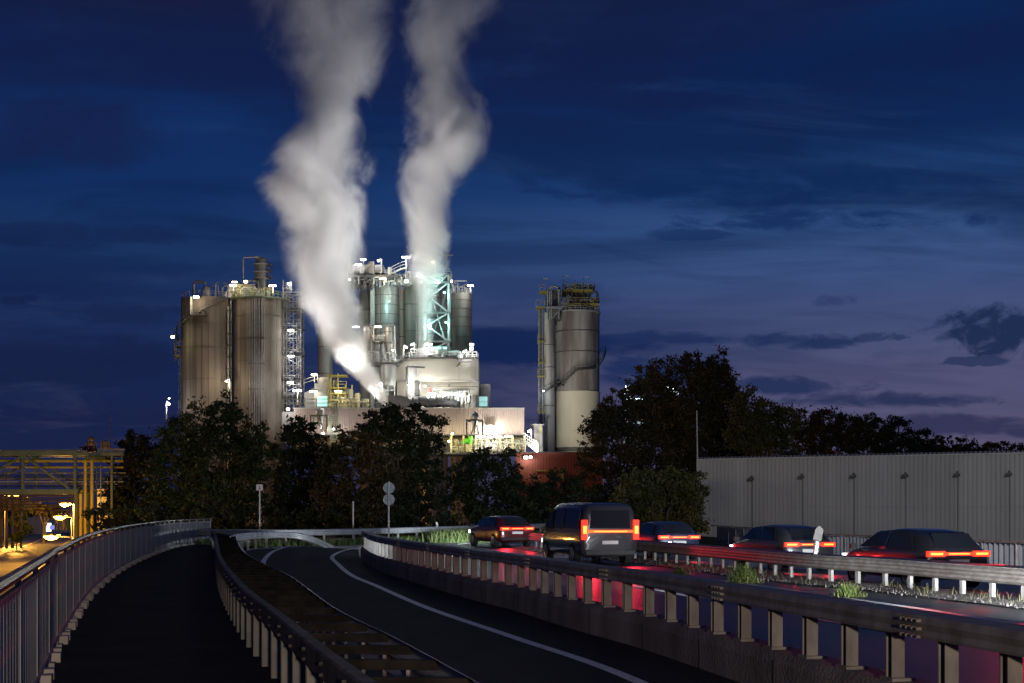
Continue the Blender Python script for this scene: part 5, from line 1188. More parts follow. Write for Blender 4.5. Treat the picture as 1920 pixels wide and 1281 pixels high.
for px, py in ((1411, 900), (1505, 896), (1602, 895), (1699, 894), (1796, 892), (1893, 891)):
    u = (px-CX)/FPX; t = (WHp0.x-u*WHp0.y)/(u*wdir.y-wdir.x); yy = WHp0.y+wdir.y*t; z = Z(py, yy)-WB
    b = MB(); b.box((t-.20, -.62, z-.02), (t+.22, -.28, z+.16)); b.box((t-.06, -.30, z+.0), (t+.06, -.06, z+.34)); b.tube([(t, -.2, z+.3), (t, -.45, z+.28), (t, -.45, z+.1)], .04, 6)
    b.box((t-.34, -.40, z-.14), (t-.02, -.2, z-.02)); l_ = local(b, 'wall_lamp', M_STD, WH)
    b = MB(); b.box((t-.03, -.085, .3), (t+.03, -.062, z)); o = local(b, 'cable', M_BAND, WH); o.parent = l_
b = MB(); b.tube([(X(1309, 107), 107, -6), (X(1308, 107), 107, Z(865, 107)), (X(1306.5, 107), 107, Z(770, 107))], .075, 8, .04)
tag(b.build('slender_mast', M_STW, None, True), 'slender pale bare mast at the corner of the corrugated warehouse', 'mast')

# ================================================================== pipe bridge and lit street
SZ = -4.6
b = MB(); sl = [(-16, 40), (-24, 120), (-60, 250), (-112, 330), (-120, 420)]
b.add([(-60, 60, SZ), (-14, 60, SZ), (-20, 140, SZ), (-60, 300, SZ), (-115, 460, SZ), (-190, 460, SZ), (-112, 285, SZ), (-86, 222, SZ), (-95, 180, SZ), (-120, 140, SZ)], [tuple(range(10))])
m_street = mat('street_asphalt', (.06, .055, .05), .5, c2=(.10, .09, .08), scale=.3, stretch=(.3, 1, 1))
struct(b, 'street', m_street)
lawn = MB(); lawn.add([(-300, 60, SZ-.12), (40, 60, SZ-.12), (40, 480, SZ-.12), (-300, 480, SZ-.12)], [(0, 1, 2, 3)]); struct(lawn, 'lower_ground', mat('lower_grass', (.03, .04, .015), .9, c2=(.06, .065, .03), scale=.2))
kb = MB(); kb.sweep(smooth_path([(-115, 150), (-95, 180.5), (-86.5, 222), (-112.5, 285), (-150, 370)], 2), [(-.02, SZ-.1), (-.02, SZ+.14), (.3, SZ+.14), (.3, SZ-.1)]); struct(kb, 'kerb', m_conc)
ln = MB(); ln.sweep(smooth_path([(-47, 120), (-64, 180), (-85, 260), (-118, 360)], 3), [(-.15, SZ+.012), (.15, SZ+.012)], closed=False); struct(ln, 'street_line', m_line)
ln = MB(); ln.sweep(smooth_path([(-55, 120), (-72, 180), (-93, 250), (-122, 340)], 3), [(-.12, SZ+.013), (.12, SZ+.013)], closed=False); struct(ln, 'street_line', m_line)

D_ = 110
BR = thing('pipe_bridge', 'green steel truss pipe bridge carrying yellow and grey pipes over the lit street', 'pipe bridge', (X(100, D_), D_, SZ))
def chord(px0, px1, py, th, y, m=M_GRN, nm='chord'):
    b = MB(); b.box((X(px0, D_), y-.15, Z(py+th/2, D_)), (X(px1, D_), y+.15, Z(py-th/2, D_))); return b.build(nm, m, BR)
for y in (D_, D_+3):
    chord(-260, 145, 850, 9, y); chord(145, 233, 852, 6, y); chord(-260, 146, 922, 9, y)
    for q0, q1, z0, z1 in ((-168, -164, 921, 852), (-62, -58, 921, 852), (40.8, 45.2, 921, 852), (138.8, 143.2, 921, 852), (208, 212, 1010, 852), (228, 231, 864, 852)):
        b = MB(); b.box((X(q0, D_), y-.12, Z(z0, D_)), (X(q1, D_), y+.12, Z(z1, D_))); b.build('upright', M_GRN, BR)
    b = MB()
    for p0, p1 in (((41, 856), (-60, 916)), ((46, 856), (130, 916)), ((-62, 856), (-160, 916))): b.beam((X(p0[0], D_), y, Z(p0[1], D_)), (X(p1[0], D_), y, Z(p1[1], D_)), .2)
    b.build('diagonal_brace', M_GRN, BR)
for yy in (0, 3): b = MB(); b.box((X(141, D_), D_+yy-.2, SZ-.3), (X(147, D_), D_+yy+.2, Z(917.2, D_))); b.build('column', M_GRN, BR)
b = MB(); b.box((X(-260, D_), D_+.2, Z(845, D_)), (X(145, D_), D_+2.8, Z(842.5, D_))); b.box((X(180, D_), D_+.3, Z(848, D_)), (X(232, D_), D_+2.6, Z(841, D_))); b.build('roof_sheet', M_ST, BR)
for py, r_, m_, y in ((864, 2.6, M_YELP, .6), (876, 1.9, M_YELP, .6), (886, 1.5, M_ST, 1.2), (892, 1.2, M_STD, 1.9), (897, 2.2, M_ST, 2.3), (903, 1.2, M_STW, .9), (907, 1.6, M_ST, 1.6), (912, 1.2, M_STD, 1.1)):
    b = MB(); b.tube([(X(-260, D_), D_+y, Z(py, D_)), (X(228, D_), D_+y, Z(py, D_))], S(r_, D_), 10); b.build('bridge_pipe', m_, BR, True)
b = MB()
for q in range(-240, 230, 27): b.beam((X(q, D_), D_+1.4, Z(917, D_)), (X(q, D_), D_+1.4, Z(896, D_)), .07)
b.build('hanger', M_ST, BR)
for q0, q1, pt in ((148, 154.5, 920), (157, 163, 857), (169, 175.5, 857)):
    x, r_ = cyl(q0, q1, 108); b = MB(); b.tube([(x, 108, SZ-.5), (x, 108, Z(pt+6, 108)), (x, 108.3, Z(pt+1, 108)), (x, 109.2, Z(pt, 108)), (x, 112, Z(pt, 108))], r_, 14); b.build('drop_pipe', M_YELP, BR, True)
b = MB(); b.tube([(X(165.5, 108), 108.6, SZ), (X(165.5, 108), 108.6, Z(865, 108))], .06, 6); b.tube([(X(181, 109), 109, SZ), (X(181, 109), 109, Z(880, 109))], .06, 6); b.tube([(X(189, 109), 109, SZ), (X(189, 109), 109, Z(872, 109))], .05, 6); b.build('thin_pipe', M_ST, BR)
# two platforms with stacks behind the bridge, aerial
for q, py, k, lab in ((171, 812, 1.0, 'taller short stack with flat rain hood above the pipe bridge'), (197.5, 820, .8, 'shorter stack with flat rain hood next to the aerial')):
    D2 = 180; s_ = S(1, D2)*k; x = X(q, D2); zb_ = Z(852, D2); r_ = thing('vent_stack', lab, 'stack', (x, D2, zb_), 0, 'vent stacks behind the bridge')
    b = MB(); b.lathe(x, D2, [(5*s_, zb_), (5*s_, Z(py+14*k, D2)), (4.2*s_, Z(py+12*k, D2))], 18); b.build('flue', M_ST, r_, True)
    b = MB(); b.lathe(x, D2, [(8*s_, Z(py+11.5*k, D2)), (8*s_, Z(py+10*k, D2)), (2*s_, Z(py+8*k, D2)), (.5*s_, Z(py+6*k, D2)), (.4*s_, Z(py-2, D2))], 18)
    for a in range(4): b.beam((x+4.5*s_*math.cos(a*1.57), D2+4.5*s_*math.sin(a*1.57), Z(py+22*k, D2)), (x+4.5*s_*math.cos(a*1.57), D2+4.5*s_*math.sin(a*1.57), Z(py+10.5*k, D2)), .12)
    b.build('rain_hood', M_STD, r_)
    b = MB(); rail_ring(b, x, D2, Z(846, D2), 9*s_, 1.2, 14, rr=.06); b.lathe(x, D2, [(9.5*s_, Z(847, D2)), (9.5*s_, Z(845.5, D2))], 18); b.build('gallery', M_STD, r_)
b = MB(); b.tube([(X(207, 120), 120, -5), (X(207, 120), 120, Z(776, 120))], .05, 6); tag(b.build('aerial_rod', M_ST), 'very thin aerial rod rising above the pipe bridge', 'aerial')
for q, lab in ((150, 'red valve cluster on the bridge roof before the taller stack'),):
    r_ = thing('valve_cluster', lab, 'valves', (X(165, 118), 118, Z(847, 118)))
    clutter(r_, X(148, 118), X(182, 118), 117, 119, Z(848, 118), Z(838, 118), 81, 16, mat('dull_red', (.10, .02, .02), .6), 'valve_pipes', (.04, .09))
# second rack farther down the street
PR = thing('pipe_rack', 'low brown lit pipe rack crossing farther down the street', 'pipe rack', (X(60, 210), 210, SZ))
b = MB()
for py in (928, 936, 946, 957): b.box((X(-60, 210), 209.8, Z(py+1.4, 210)), (X(138, 210), 210.4, Z(py-1.2, 210)))
b.build('beam', M_RUST if False else mat('brown_steel', (.16, .11, .06), .6, c2=(.22, .16, .09), scale=1), PR)
b = MB()
for py in (931, 940, 951): b.tube([(X(-60, 210), 211, Z(py, 210)), (X(138, 210), 211, Z(py, 210))], S(1.2, 210), 8)
b.build('pipe', M_ST, PR, True)
for q in (2, 12, 23, 39, 136): b = MB(); b.box((X(q-1, 210), 209.7, SZ-.3), (X(q+1, 210), 210.5, Z(926, 210))); b.build('column', mat('brown_steel', (.16, .11, .06), .6), PR)
clutter(PR, X(-20, 210), X(40, 210), 211, 214, Z(958, 210), Z(928, 210), 83, 26, M_CREAMP, 'pipework', (.1, .25))
clutter(PR, X(84, 210), X(136, 210), 212, 216, Z(996, 210), Z(956, 210), 84, 26, M_ST, 'street_pipework', (.06, .16))
# gable building, illuminated board, concrete block
GB = thing('gabled_building', 'pale gabled building with low white plinth at the end of the street', 'building', (X(62, 330), 335, SZ))
b = MB(); b.prism([(X(40, 330), SZ), (X(82, 330), SZ), (X(81, 330), Z(972, 330)), (X(70, 330), Z(966, 330)), (X(53, 330), Z(971, 330)), (X(40, 330), Z(985, 330))], 330, 350); b.build('wall', M_STW, GB)
b = MB(); b.box((X(40, 330), 329.7, SZ), (X(82, 330), 329.95, Z(993, 330))); b.build('plinth', M_STW, GB)
IB = thing('illuminated_board', 'glowing white and violet blue advertising board by the street', 'sign', (X(92, 320), 320, SZ))
b = MB(); b.box((X(84, 320), 320, Z(997, 320)), (X(93.5, 320), 321, Z(981, 320))); b.build('white_panel', glow('board_white', (.9, .9, 1), 2.2), IB)
b = MB(); b.box((X(93.5, 320), 319.9, Z(993, 320)), (X(99.5, 320), 321, Z(985, 320))); b.build('blue_panel', glow('board_blue', (.28, .26, .75), 1.0), IB)
b = MB(); b.box((X(84.5, 320), 320.2, SZ), (X(86, 320), 320.8, Z(997, 320))); b.box((X(97, 320), 320.2, SZ), (X(98.5, 320), 320.8, Z(993, 320))); b.build('leg', M_ST, IB)
b = MB(); b.prism([(X(87, 320), Z(992, 320)), (X(88.5, 320), Z(986, 320)), (X(89.6, 320), Z(986, 320)), (X(88.2, 320), Z(992, 320))], 319.9, 319.98); b.build('mark', M_BAND, IB)
BK = thing('concrete_block', 'small concrete switch house with dark window behind the yellow pipes', 'building', (X(192, 150), 152, SZ))
b = MB(); b.box((X(180, 150), 150, SZ), (X(202, 150), 156, Z(917, 150))); b.build('wall', m_conc, BK)
b = MB(); b.box((X(183, 150), 149.94, Z(932, 150)), (X(199, 150), 149.98, Z(927, 150))); b.build('window', m_glass, BK)
# street trees
tree('conifer', 'dark spreading conifer beside the left street posts' .replace('left street', 'street lamp'), 'tree', 245, SZ, 38, [(38, 962, 12, 10), (33, 980, 16, 10), (42, 992, 14, 10), (36, 1002, 8, 6)], 2600, LD, 61, .35, None, .3)
tree('deciduous_tree', 'street tree with slim trunk in front of the gabled building', 'tree', 240, SZ, 83, [(84, 958, 22, 12), (72, 952, 14, 8), (98, 962, 14, 9)], 2400, LA, 62, .35, None, .35)
tree('shrub', 'round clipped shrub at the kerb of the lit street', 'shrub', 200, SZ, 31, [(31, 1007, 9, 7)], 900, LG, 63, .25, None, .1)
# sodium street lamps
def street_lamp(px, py, D, pole_px, label, power, w=11, group=None, post_w=1.8, arm=True):
    """lamp head at the pixel's place, arm to its own post standing on the street"""
    p = W(px, py, D); x2 = X(pole_px, D); r = thing('street_lamp', label, 'street lamp', (x2, D, SZ), 0, group)
    b = MB(); b.tube([(x2, D, SZ-.2), (x2, D, p.z+S(1, D))], S(post_w/2, D), 8); b.tube([(x2, D, p.z+S(1, D)), (p.x, D, p.z+S(2.2, D))], S(.6, D), 6); b.build('post', M_ST, r, True)
    hw = S(w, D)
    b = MB(); b.prism([(p.x-hw, p.z+hw*.30), (p.x+hw, p.z+hw*.10), (p.x+hw*.9, p.z+hw*.26), (p.x, p.z+hw*.5)], D-.35, D+.35); b.build('hood', M_ST, r)
    b = MB(); b.lathe(0, 0, [(.02, -.52), (.55, -.42), (.95, -.06), (.97, .02)], 20); o = b.build('lamp_glass', glow('sodium_glass', (1.0, .50, .06), 24), r, True)
    o.matrix_basis = Matrix.Translation((p.x, D, p.z+hw*.22)) @ Matrix.Rotation(R(-6), 4, 'Y') @ Matrix.Diagonal((hw, .4, hw, 1))
    o.matrix_parent_inverse = r.matrix_basis.inverted()
    light('sodium_light', 'POINT', (p.x, D-.2, p.z-hw*.6), power, (1, .48, .07), .25, r)
    return r
street_lamp(97, 1008, 78, 137, 'lowest and largest glowing sodium lamp just over the walkway railing', 3000, 16)
street_lamp(113, 971, 100, 134.5, 'middle glowing sodium lamp of the three hanging beside the yellow pipes', 2400, 13)
street_lamp(122, 947, 150, 138.5, 'uppermost glowing sodium lamp of the three beside the yellow pipes', 24000, 10.5)
for q, py, d, lab in ((5, 932, 222, 'sodium lamp on the first post by the frame edge beyond the bridge'), (15, 930.5, 226, 'sodium lamp on the middle post of three beyond the bridge'), (30, 930, 230, 'sodium lamp on the last post of three beyond the bridge, next to the conifer')):
    street_lamp(q, py, d, q-6 if q > 10 else q-4, lab, 9000, 6.0, 'row of three small sodium lamps')
# ================================================================== plant lamps
WHT, WRM, TEAL, YLW = (1.0, .96, .88), (1.0, .84, .58), (.42, 1.0, .90), (1.0, .90, .50)
def lamp(px, py, D, kind, label, power, c=WHT, drop=14, out=1.2, dz_=-.3, w=None, cat='lamp', strength=16):
    p = W(px, py, D); nm = {'tube': 'tube_lamp', 'flood': 'flood_lamp', 'bulk': 'bulkhead_lamp'}[kind]
    r = thing(nm, label, cat, tuple(p)); g = glow('lamp_glass_%d%d%d' % tuple(int(x*9) for x in c), c, strength)
    if kind == 'tube':
        hw = S((w or 8)*.85, D)
        b = MB(); b.box((p.x-hw, D, p.z+.10), (p.x+hw, D+.6, p.z+.24)); b.build('housing', M_STD, r)
        b = MB(); b.tube([(p.x-hw*.95, D-.02, p.z), (p.x+hw*.95, D-.02, p.z)], .15, 10); b.build('lamp_glass', g, r, True)
        if drop: b = MB(); b.beam((p.x, D+.5, p.z+.1), (p.x, D+.5, p.z-S(drop, D)), .16); b.build('post', M_STW, r)
    elif kind == 'flood':
        rr = S((w or 3.2)*.78, D)
        b = MB(); b.lathe(0, 0, [(.02, -1.0), (.6, -.85), (.95, -.4), (1.0, 0), (.6, .35), (.05, .5)], 18); o = b.build('lamp_glass', g, r, True)
        o.matrix_basis = Matrix.Translation(p) @ Matrix.Diagonal((rr, rr, rr, 1)); o.matrix_parent_inverse = r.matrix_basis.inverted()
        if drop:
            s_ = 1 if out > 0 else -1; q = p.x+s_*S(5, D)
            b = MB(); b.tube([(q, D+.3, p.z-S(drop, D)), (q, D+.3, p.z+S(2, D)), (q-s_*S(1, D), D+.3, p.z+S(4, D)), (p.x, D+.2, p.z+rr*.5)], .15, 8); b.build('post', M_STW, r, True)
    else:
        hw = S((w or 4)*.8, D)
        b = MB(); b.box((p.x-hw, D, p.z-.25), (p.x+hw, D+.4, p.z+.35)); b.build('housing', M_ST, r)
        b = MB(); b.bbox((p.x, D-.12, p.z), (hw*1.7, .22, .5)); b.build('lamp_glass', g, r)
    if power: light('lamp_light', 'POINT', (p.x, D-abs(out), p.z+dz_), power, c, .3, r)
    return r
K = .36
lamp(368, 557.5, 298.6, 'bulk', 'bright bulkhead lamp under the rim of the stair carrying silo', 2400*K, WRM, w=7, out=1.6, dz_=-1)
lamp(437, 535, 297.5, 'tube', 'tube lamp above the pump piping on the silo gallery, next to the overhead pipe', 1200*K, WRM, 12)
lamp(440, 529, 299.5, 'tube', 'small upper tube lamp hanging under the overhead pipe on the silo gallery', 900*K, WRM, 0, w=6)
lamp(461, 528.5, 298, 'bulk', 'lamp beside the tower vessel foot on the silo gallery', 900*K, WRM)
lamp(511, 536, 299, 'tube', 'tube lamp hanging out over the free edge of the silo gallery', 1700*K, WRM, 14)
lamp(324, 632, 298.5, 'bulk', 'lamp lighting the yellow side platform high on the brown silo', 900*K, YLW, w=4)
lamp(316.5, 757, 297, 'flood', 'white lamp low beside the brown silo just above the broad green tree', 2200*K, WHT, 30, -1)
lamp(317, 747, 297.5, 'flood', 'smaller white lamp above the low lamp beside the brown silo', 500*K, WHT, 0, w=2)
lamp(425, 714.5, 298.2, 'flood', 'warm lamp low in the gap between the two brown silos', 2600*K, WRM, 16, 1, w=2.6)
lamp(541, 532, 303, 'flood', 'round lamp at the very head of the lattice mast', 700*K, WHT, 12, 1, w=2.4)
for py, lab, q in ((619.5, 'tube lamp on the highest lit landing of the lattice mast', 545), (668, 'tube lamp on the second landing of the lattice mast from the top', 546), (717, 'tube lamp on the third landing of the lattice mast', 544.5)):
    lamp(q, py, 302.8, 'tube', lab, 1300*K, WHT, 4, w=7)
lamp(557.5, 733, 292.5, 'tube', 'long tube lamp on a short post standing on the hall roof by the mast', 1700*K, WHT, 26, w=9.5)
lamp(540, 766.5, 286.5, 'flood', 'round white lamp on the corner below the hall roof railing', 1300*K, WHT, 0, w=4)
lamp(589, 702.5, 296, 'tube', 'warm tube lamp above the railing next to the slim dark silo', 1300*K, WRM, 14, w=6.5)
lamp(587.5, 734.3, 293, 'tube', 'thin dim orange tube lamp on the roof house wall', 500*K, WRM, 0, w=9, strength=5)
lamp(634, 733.7, 290.5, 'tube', 'thin orange tube lamp under the yellow frame deck', 1500*K, WRM, 0, w=8, strength=8)
lamp(672, 496, 303.5, 'tube', 'tube lamp on the machine house roof over the middle silos', 800*K, WHT, 4, w=7)
lamp(681, 487, 305, 'tube', 'small dim tube lamp on a stalk above the machine house', 0, WHT, 10, w=6, strength=3)
lamp(710, 488.5, 303.5, 'flood', 'round lamp on a hooked post above the machine house', 600*K, WHT, 22, 1, w=3)
lamp(761, 482.5, 303, 'tube', 'brightest tube lamp at the top of the sloping walkway', 4200*K, WHT, 26, w=9)
lamp(718, 523, 303.6, 'tube', 'warm tube lamp under the top platform over the banded silo', 1500*K, WRM, 0, w=7)
lamp(655, 524, 303, 'flood', 'round lamp under the top platform edge against the steam', 700*K, WHT, 0, w=2.6)
lamp(787, 518.5, 300.2, 'tube', 'tube lamp on the braced tower top veiled by steam', 700*K, WHT, 0, w=5)
lamp(762, 528, 303.2, 'bulk', 'white lamp below the sloping walkway landing', 700*K, WHT, w=5)
lamp(811, 491.5, 300.6, 'flood', 'small lamp on a post on the braced tower deck', 400*K, WRM, 20, 1, w=2.2)
lamp(882, 536, 309.5, 'tube', 'tube lamp on a post at the outer rim of the grey end silo', 1500*K, WHT, 12, w=7)
lamp(846, 527.5, 309.5, 'bulk', 'small lamp at the inner rim of the grey end silo', 600*K, WHT, w=3)
lamp(833, 548, 299.6, 'flood', 'teal lamp on the upper leg of the braced tower', 3000*K, TEAL, 0, w=2.2)
lamp(836, 604, 299.6, 'flood', 'teal lamp on the middle leg of the braced tower', 2600*K, TEAL, 0, w=2.2)
lamp(806, 610, 300.2, 'flood', 'bright teal lamp at the brace crossing low in the tower', 2600*K, TEAL, 0, w=3)
lamp(823, 529, 300.3, 'flood', 'teal lamp tucked under the top deck brace of the tower', 1100*K, TEAL, 0, w=2.2)
lamp(730, 565, 306.5, 'flood', 'small added greenish lamp before the banded metal silo', 2600*K, TEAL, 0, w=1.4, strength=6, out=2.5)  # added lamp that gives the silo shell its greenish highlight
lamp(708.5, 613, 295.2, 'tube', 'bright tube lamp between the twin hoppers', 3000*K, WRM, 0, w=7.5)
lamp(667, 613, 297, 'tube', 'tube lamp beside the hoppers shining through the steam edge', 1700*K, (.9, .92, 1), 0, w=7)
lamp(625, 612.5, 300, 'tube', 'faint tube lamp shining through the thick steam', 900*K, (.9, .92, 1), 0, w=7)
lamp(661, 673, 283.5, 'flood', 'dazzling flood lamp shining through the steam column', 12000*K, (1, .98, .93), 26, 2, w=4.5, strength=20)
lamp(736.5, 656.5, 295, 'flood', 'small lamp at the foot of the hopper under the banded silo', 900*K, WHT, 0, w=2.2)
lamp(761.5, 651, 297, 'flood', 'lamp on a post at the cream building roof slope', 1300*K, WHT, 16, -1, w=3)
lamp(772, 646, 299, 'flood', 'lamp behind the roof slope railing beside upright steam', 600*K, WHT, 14, 1, w=2.6)
lamp(804, 646, 298.6, 'tube', 'long lamp under the braced tower over the domed drum', 1000*K, WHT, 0, w=8)
lamp(800, 662, 298.4, 'bulk', 'lamp beside the roof hut and the domed drum', 450*K, WHT, w=3)
lamp(884.5, 646.5, 297.6, 'bulk', 'upper lamp of the two on the roof cage post', 1500*K, WHT, w=5)
lamp(884, 654.5, 297.6, 'bulk', 'lower lamp of the two on the roof cage post', 900*K, WHT, w=4)
lamp(870, 659.5, 297.6, 'flood', 'round lamp on a short post before the roof cage', 900*K, WHT, 12, 1, w=2.8)
lamp(711.5, 721, 291, 'flood', 'round lamp on a hooked post in front of the hanging steel tank', 2200*K, WHT, 22, 1, w=3.6)
lamp(766.5, 722, 291.5, 'flood', 'small bright lamp at the foot of the white filter tower', 3600*K, WHT, 0, w=2.2)
for q, py, lab in ((797, 724, 'small lamp lighting the cream wall under the service pipe'), (809, 739, 'small lamp beside the red hose cabinet'), (827, 735, 'small lamp above the receiver drum'), (866, 741, 'bright lamp at the ladder side of the cream wall foot')):
    lamp(q, py, 297.4, 'flood', lab, 3000*K, WHT, 0, w=2.2, out=.9)
lamp(919, 800, 286.6, 'bulk', 'brightest wall lamp dazzling on the hall front above the pipe deck', 7000*K, WHT, w=6, out=1.0, dz_=-1.0, strength=30)
lamp(901, 818.8, 285.9, 'tube', 'long tube lamp under the hall edge beside the dark ventilator frame', 1600*K, YLW, 0, w=11)
lamp(933, 819, 286.2, 'tube', 'long tube lamp under the middle of the hall edge', 1600*K, WHT, 0, w=10)
lamp(953, 818, 285.6, 'tube', 'brightest tube lamp under the hall edge toward its free end', 3000*K, YLW, 0, w=9, strength=26)
lamp(848, 813, 285.5, 'flood', 'yellow lamp where the dark tree meets the pipe deck', 1300*K, YLW, 0, w=3)
lamp(842, 827, 286, 'flood', 'yellow lamp low at the dark tree edge of the pipe deck', 1500*K, YLW, 0, w=3)
lamp(991.5, 808.5, 285, 'flood', 'round lamp on a hooked post above the white steel stair', 1500*K, WHT, 30, 1, w=3)
lamp(986, 858, 279, 'bulk', 'larger of two lamps on the brick red shed wall', 900*K, WHT, w=5, strength=24)
lamp(995, 857.5, 279, 'bulk', 'smaller of two lamps on the brick red shed wall', 400*K, WHT, w=3, strength=24)
lamp(625, 804, 285.6, 'flood', 'lamp at the foot of the green hall ladder between two trees', 1700*K, WHT, 0, w=3)
lamp(606, 812, 284.8, 'flood', 'lamp at the foot of the half hidden domed ventilator', 1300*K, WHT, 0, w=3)
lamp(1019, 733, 303, 'flood', 'small cold lamp on the ladder shaft beside the slim silo', 300*K, (.8, .95, 1), 0, w=1.8)
for q, py, lab in ((1021, 524, 'unlit lamp arm over the slim side silo'), (1061, 518, 'unlit lamp arm over the stair head of the lone silo'), (1099, 521, 'unlit lamp arm over the conical hood of the lone silo')):
    p = W(q, py, 305); r = thing('lamp_arm', lab, 'lamp', (p.x, 305, Z(540, 305)))
    b = MB(); b.tube([(p.x-.6, 305, Z(546, 305)), (p.x-.6, 305, p.z), (p.x, 304.9, p.z+.15)], .06, 6); b.build('post', M_STD, r)
    b = MB(); b.bbox((p.x+.2, 304.8, p.z+.1), (.9, .4, .25)); b.build('head', M_STW, r)
# added fill spots with no lamp seen: they wash silo, hall and duct walls
def add_fill(x, y, z, tgt, pw, c, spot=80): light('added_fill', 'SPOT', (x, y, z), pw, c, .5, None, tgt, spot, .9)
add_fill(X(300, 255), 252, -4, W(380, 640, 306), 4300, (1, .79, .62), 75)
add_fill(X(560, 255), 252, -4, W(480, 650, 306), 3500, (1, .80, .64), 75)
add_fill(X(1000, 290), 284, Z(843, 284), W(1085, 790, 312), 11000, (1, .90, .70), 110)
add_fill(X(985, 290), 262, Z(843, 262), W(1080, 620, 312), 30000, (.98, .97, .93), 70)
add_fill(X(820, 272), 276, -3, W(800, 790, 290), 3200, (1, .90, .84), 110)
add_fill(X(800, 272), 272, Z(800, 272), W(800, 752, 290), 2600, (1, .95, .9), 120)
add_fill(X(620, 272), 276, -3, W(640, 790, 290), 3000, (1, .88, .82), 110)
# more added, unseen fill spots turned up into the silo group and the steam
add_fill(X(700, 285), 282, Z(757, 288), W(700, 590, 309), 3600, (1, .97, .9), 90)
add_fill(X(850, 285), 284, Z(757, 288), W(850, 620, 309), 2600, (1, .96, .9), 95)
def plume_light(px, py, y, tgt, pw, spot): light('added_steam_fill', 'SPOT', W(px, py, y), pw, (1, .97, .97), 1.0, None, tgt, spot, .8)  # added spots that brighten the plumes; no such lamps stand there
plume_light(500, 752, 272, W(600, 430, 286), 60000, 60)
plume_light(890, 752, 272, W(770, 360, 296), 60000, 70)
plume_light(740, 755, 262, W(680, 100, 292), 140000, 50)
# assumed headlights and tail lights of unseen passing traffic wash the median and the lane
for s_ in (-.6, .6): light('assumed_headlight', 'SPOT', (9.2+s_, 16.8, .7), 7500, (.93, .96, 1), .08, None, (8.3, 36, .5), 36, .9)
for s_ in (-.4, .4): light('assumed_headlight', 'SPOT', (9.4+s_, 17.5, .75), 16000, (.86, .93, 1), .08, None, (-5.2, 44, .6), 17, .7)
for s_ in (-.6, .6): light('assumed_headlight', 'SPOT', (1.2+s_, 44, .65), 2600, (.78, .88, 1), .08, None, (-9, 66, .5), 90, .8)  # assumed pair within view; no vehicle is modelled at this spot
light('assumed_tail_light', 'SPOT', (8.9, 20.5, .8), 900, (1, .015, .02), .1, None, (5.6, 14, 0), 62, 1)
light('assumed_tail_light', 'SPOT', (9.6, 22.5, .8), 700, (1, .015, .02), .1, None, (3, 21, 0), 60, 1)
# added sodium coloured fills out of view, no lamps seen, along the lower street
for q in ((-62, 132, 3), (-82, 178, 3), (-118, 240, 3)): light('added_street_fill', 'SPOT', q, 34000, (1, .44, .06), .3, None, (q[0]+9, q[1]+4, -4.6), 125, .6)
light('assumed_tail_light', 'SPOT', (10.3, 25, .8), 700, (1, .015, .02), .1, None, (1.5, 27, 0), 56, 1)  # assumed tail light, no vehicle modelled; reddens the lane
# added fill lights out of view, no lamps seen there
light('added_road_fill', 'SPOT', (16.5, 30, 11), 34000, (.97, .97, 1), .3, None, (31, 92, -1), 100, .9)  # added spot that brightens the warehouse wall and far bridge railing
light('added_road_fill', 'POINT', (3.0, -11, 3), 7500, (1, .80, .62), .3)  # added point light that brightens the footpath railing and barrier
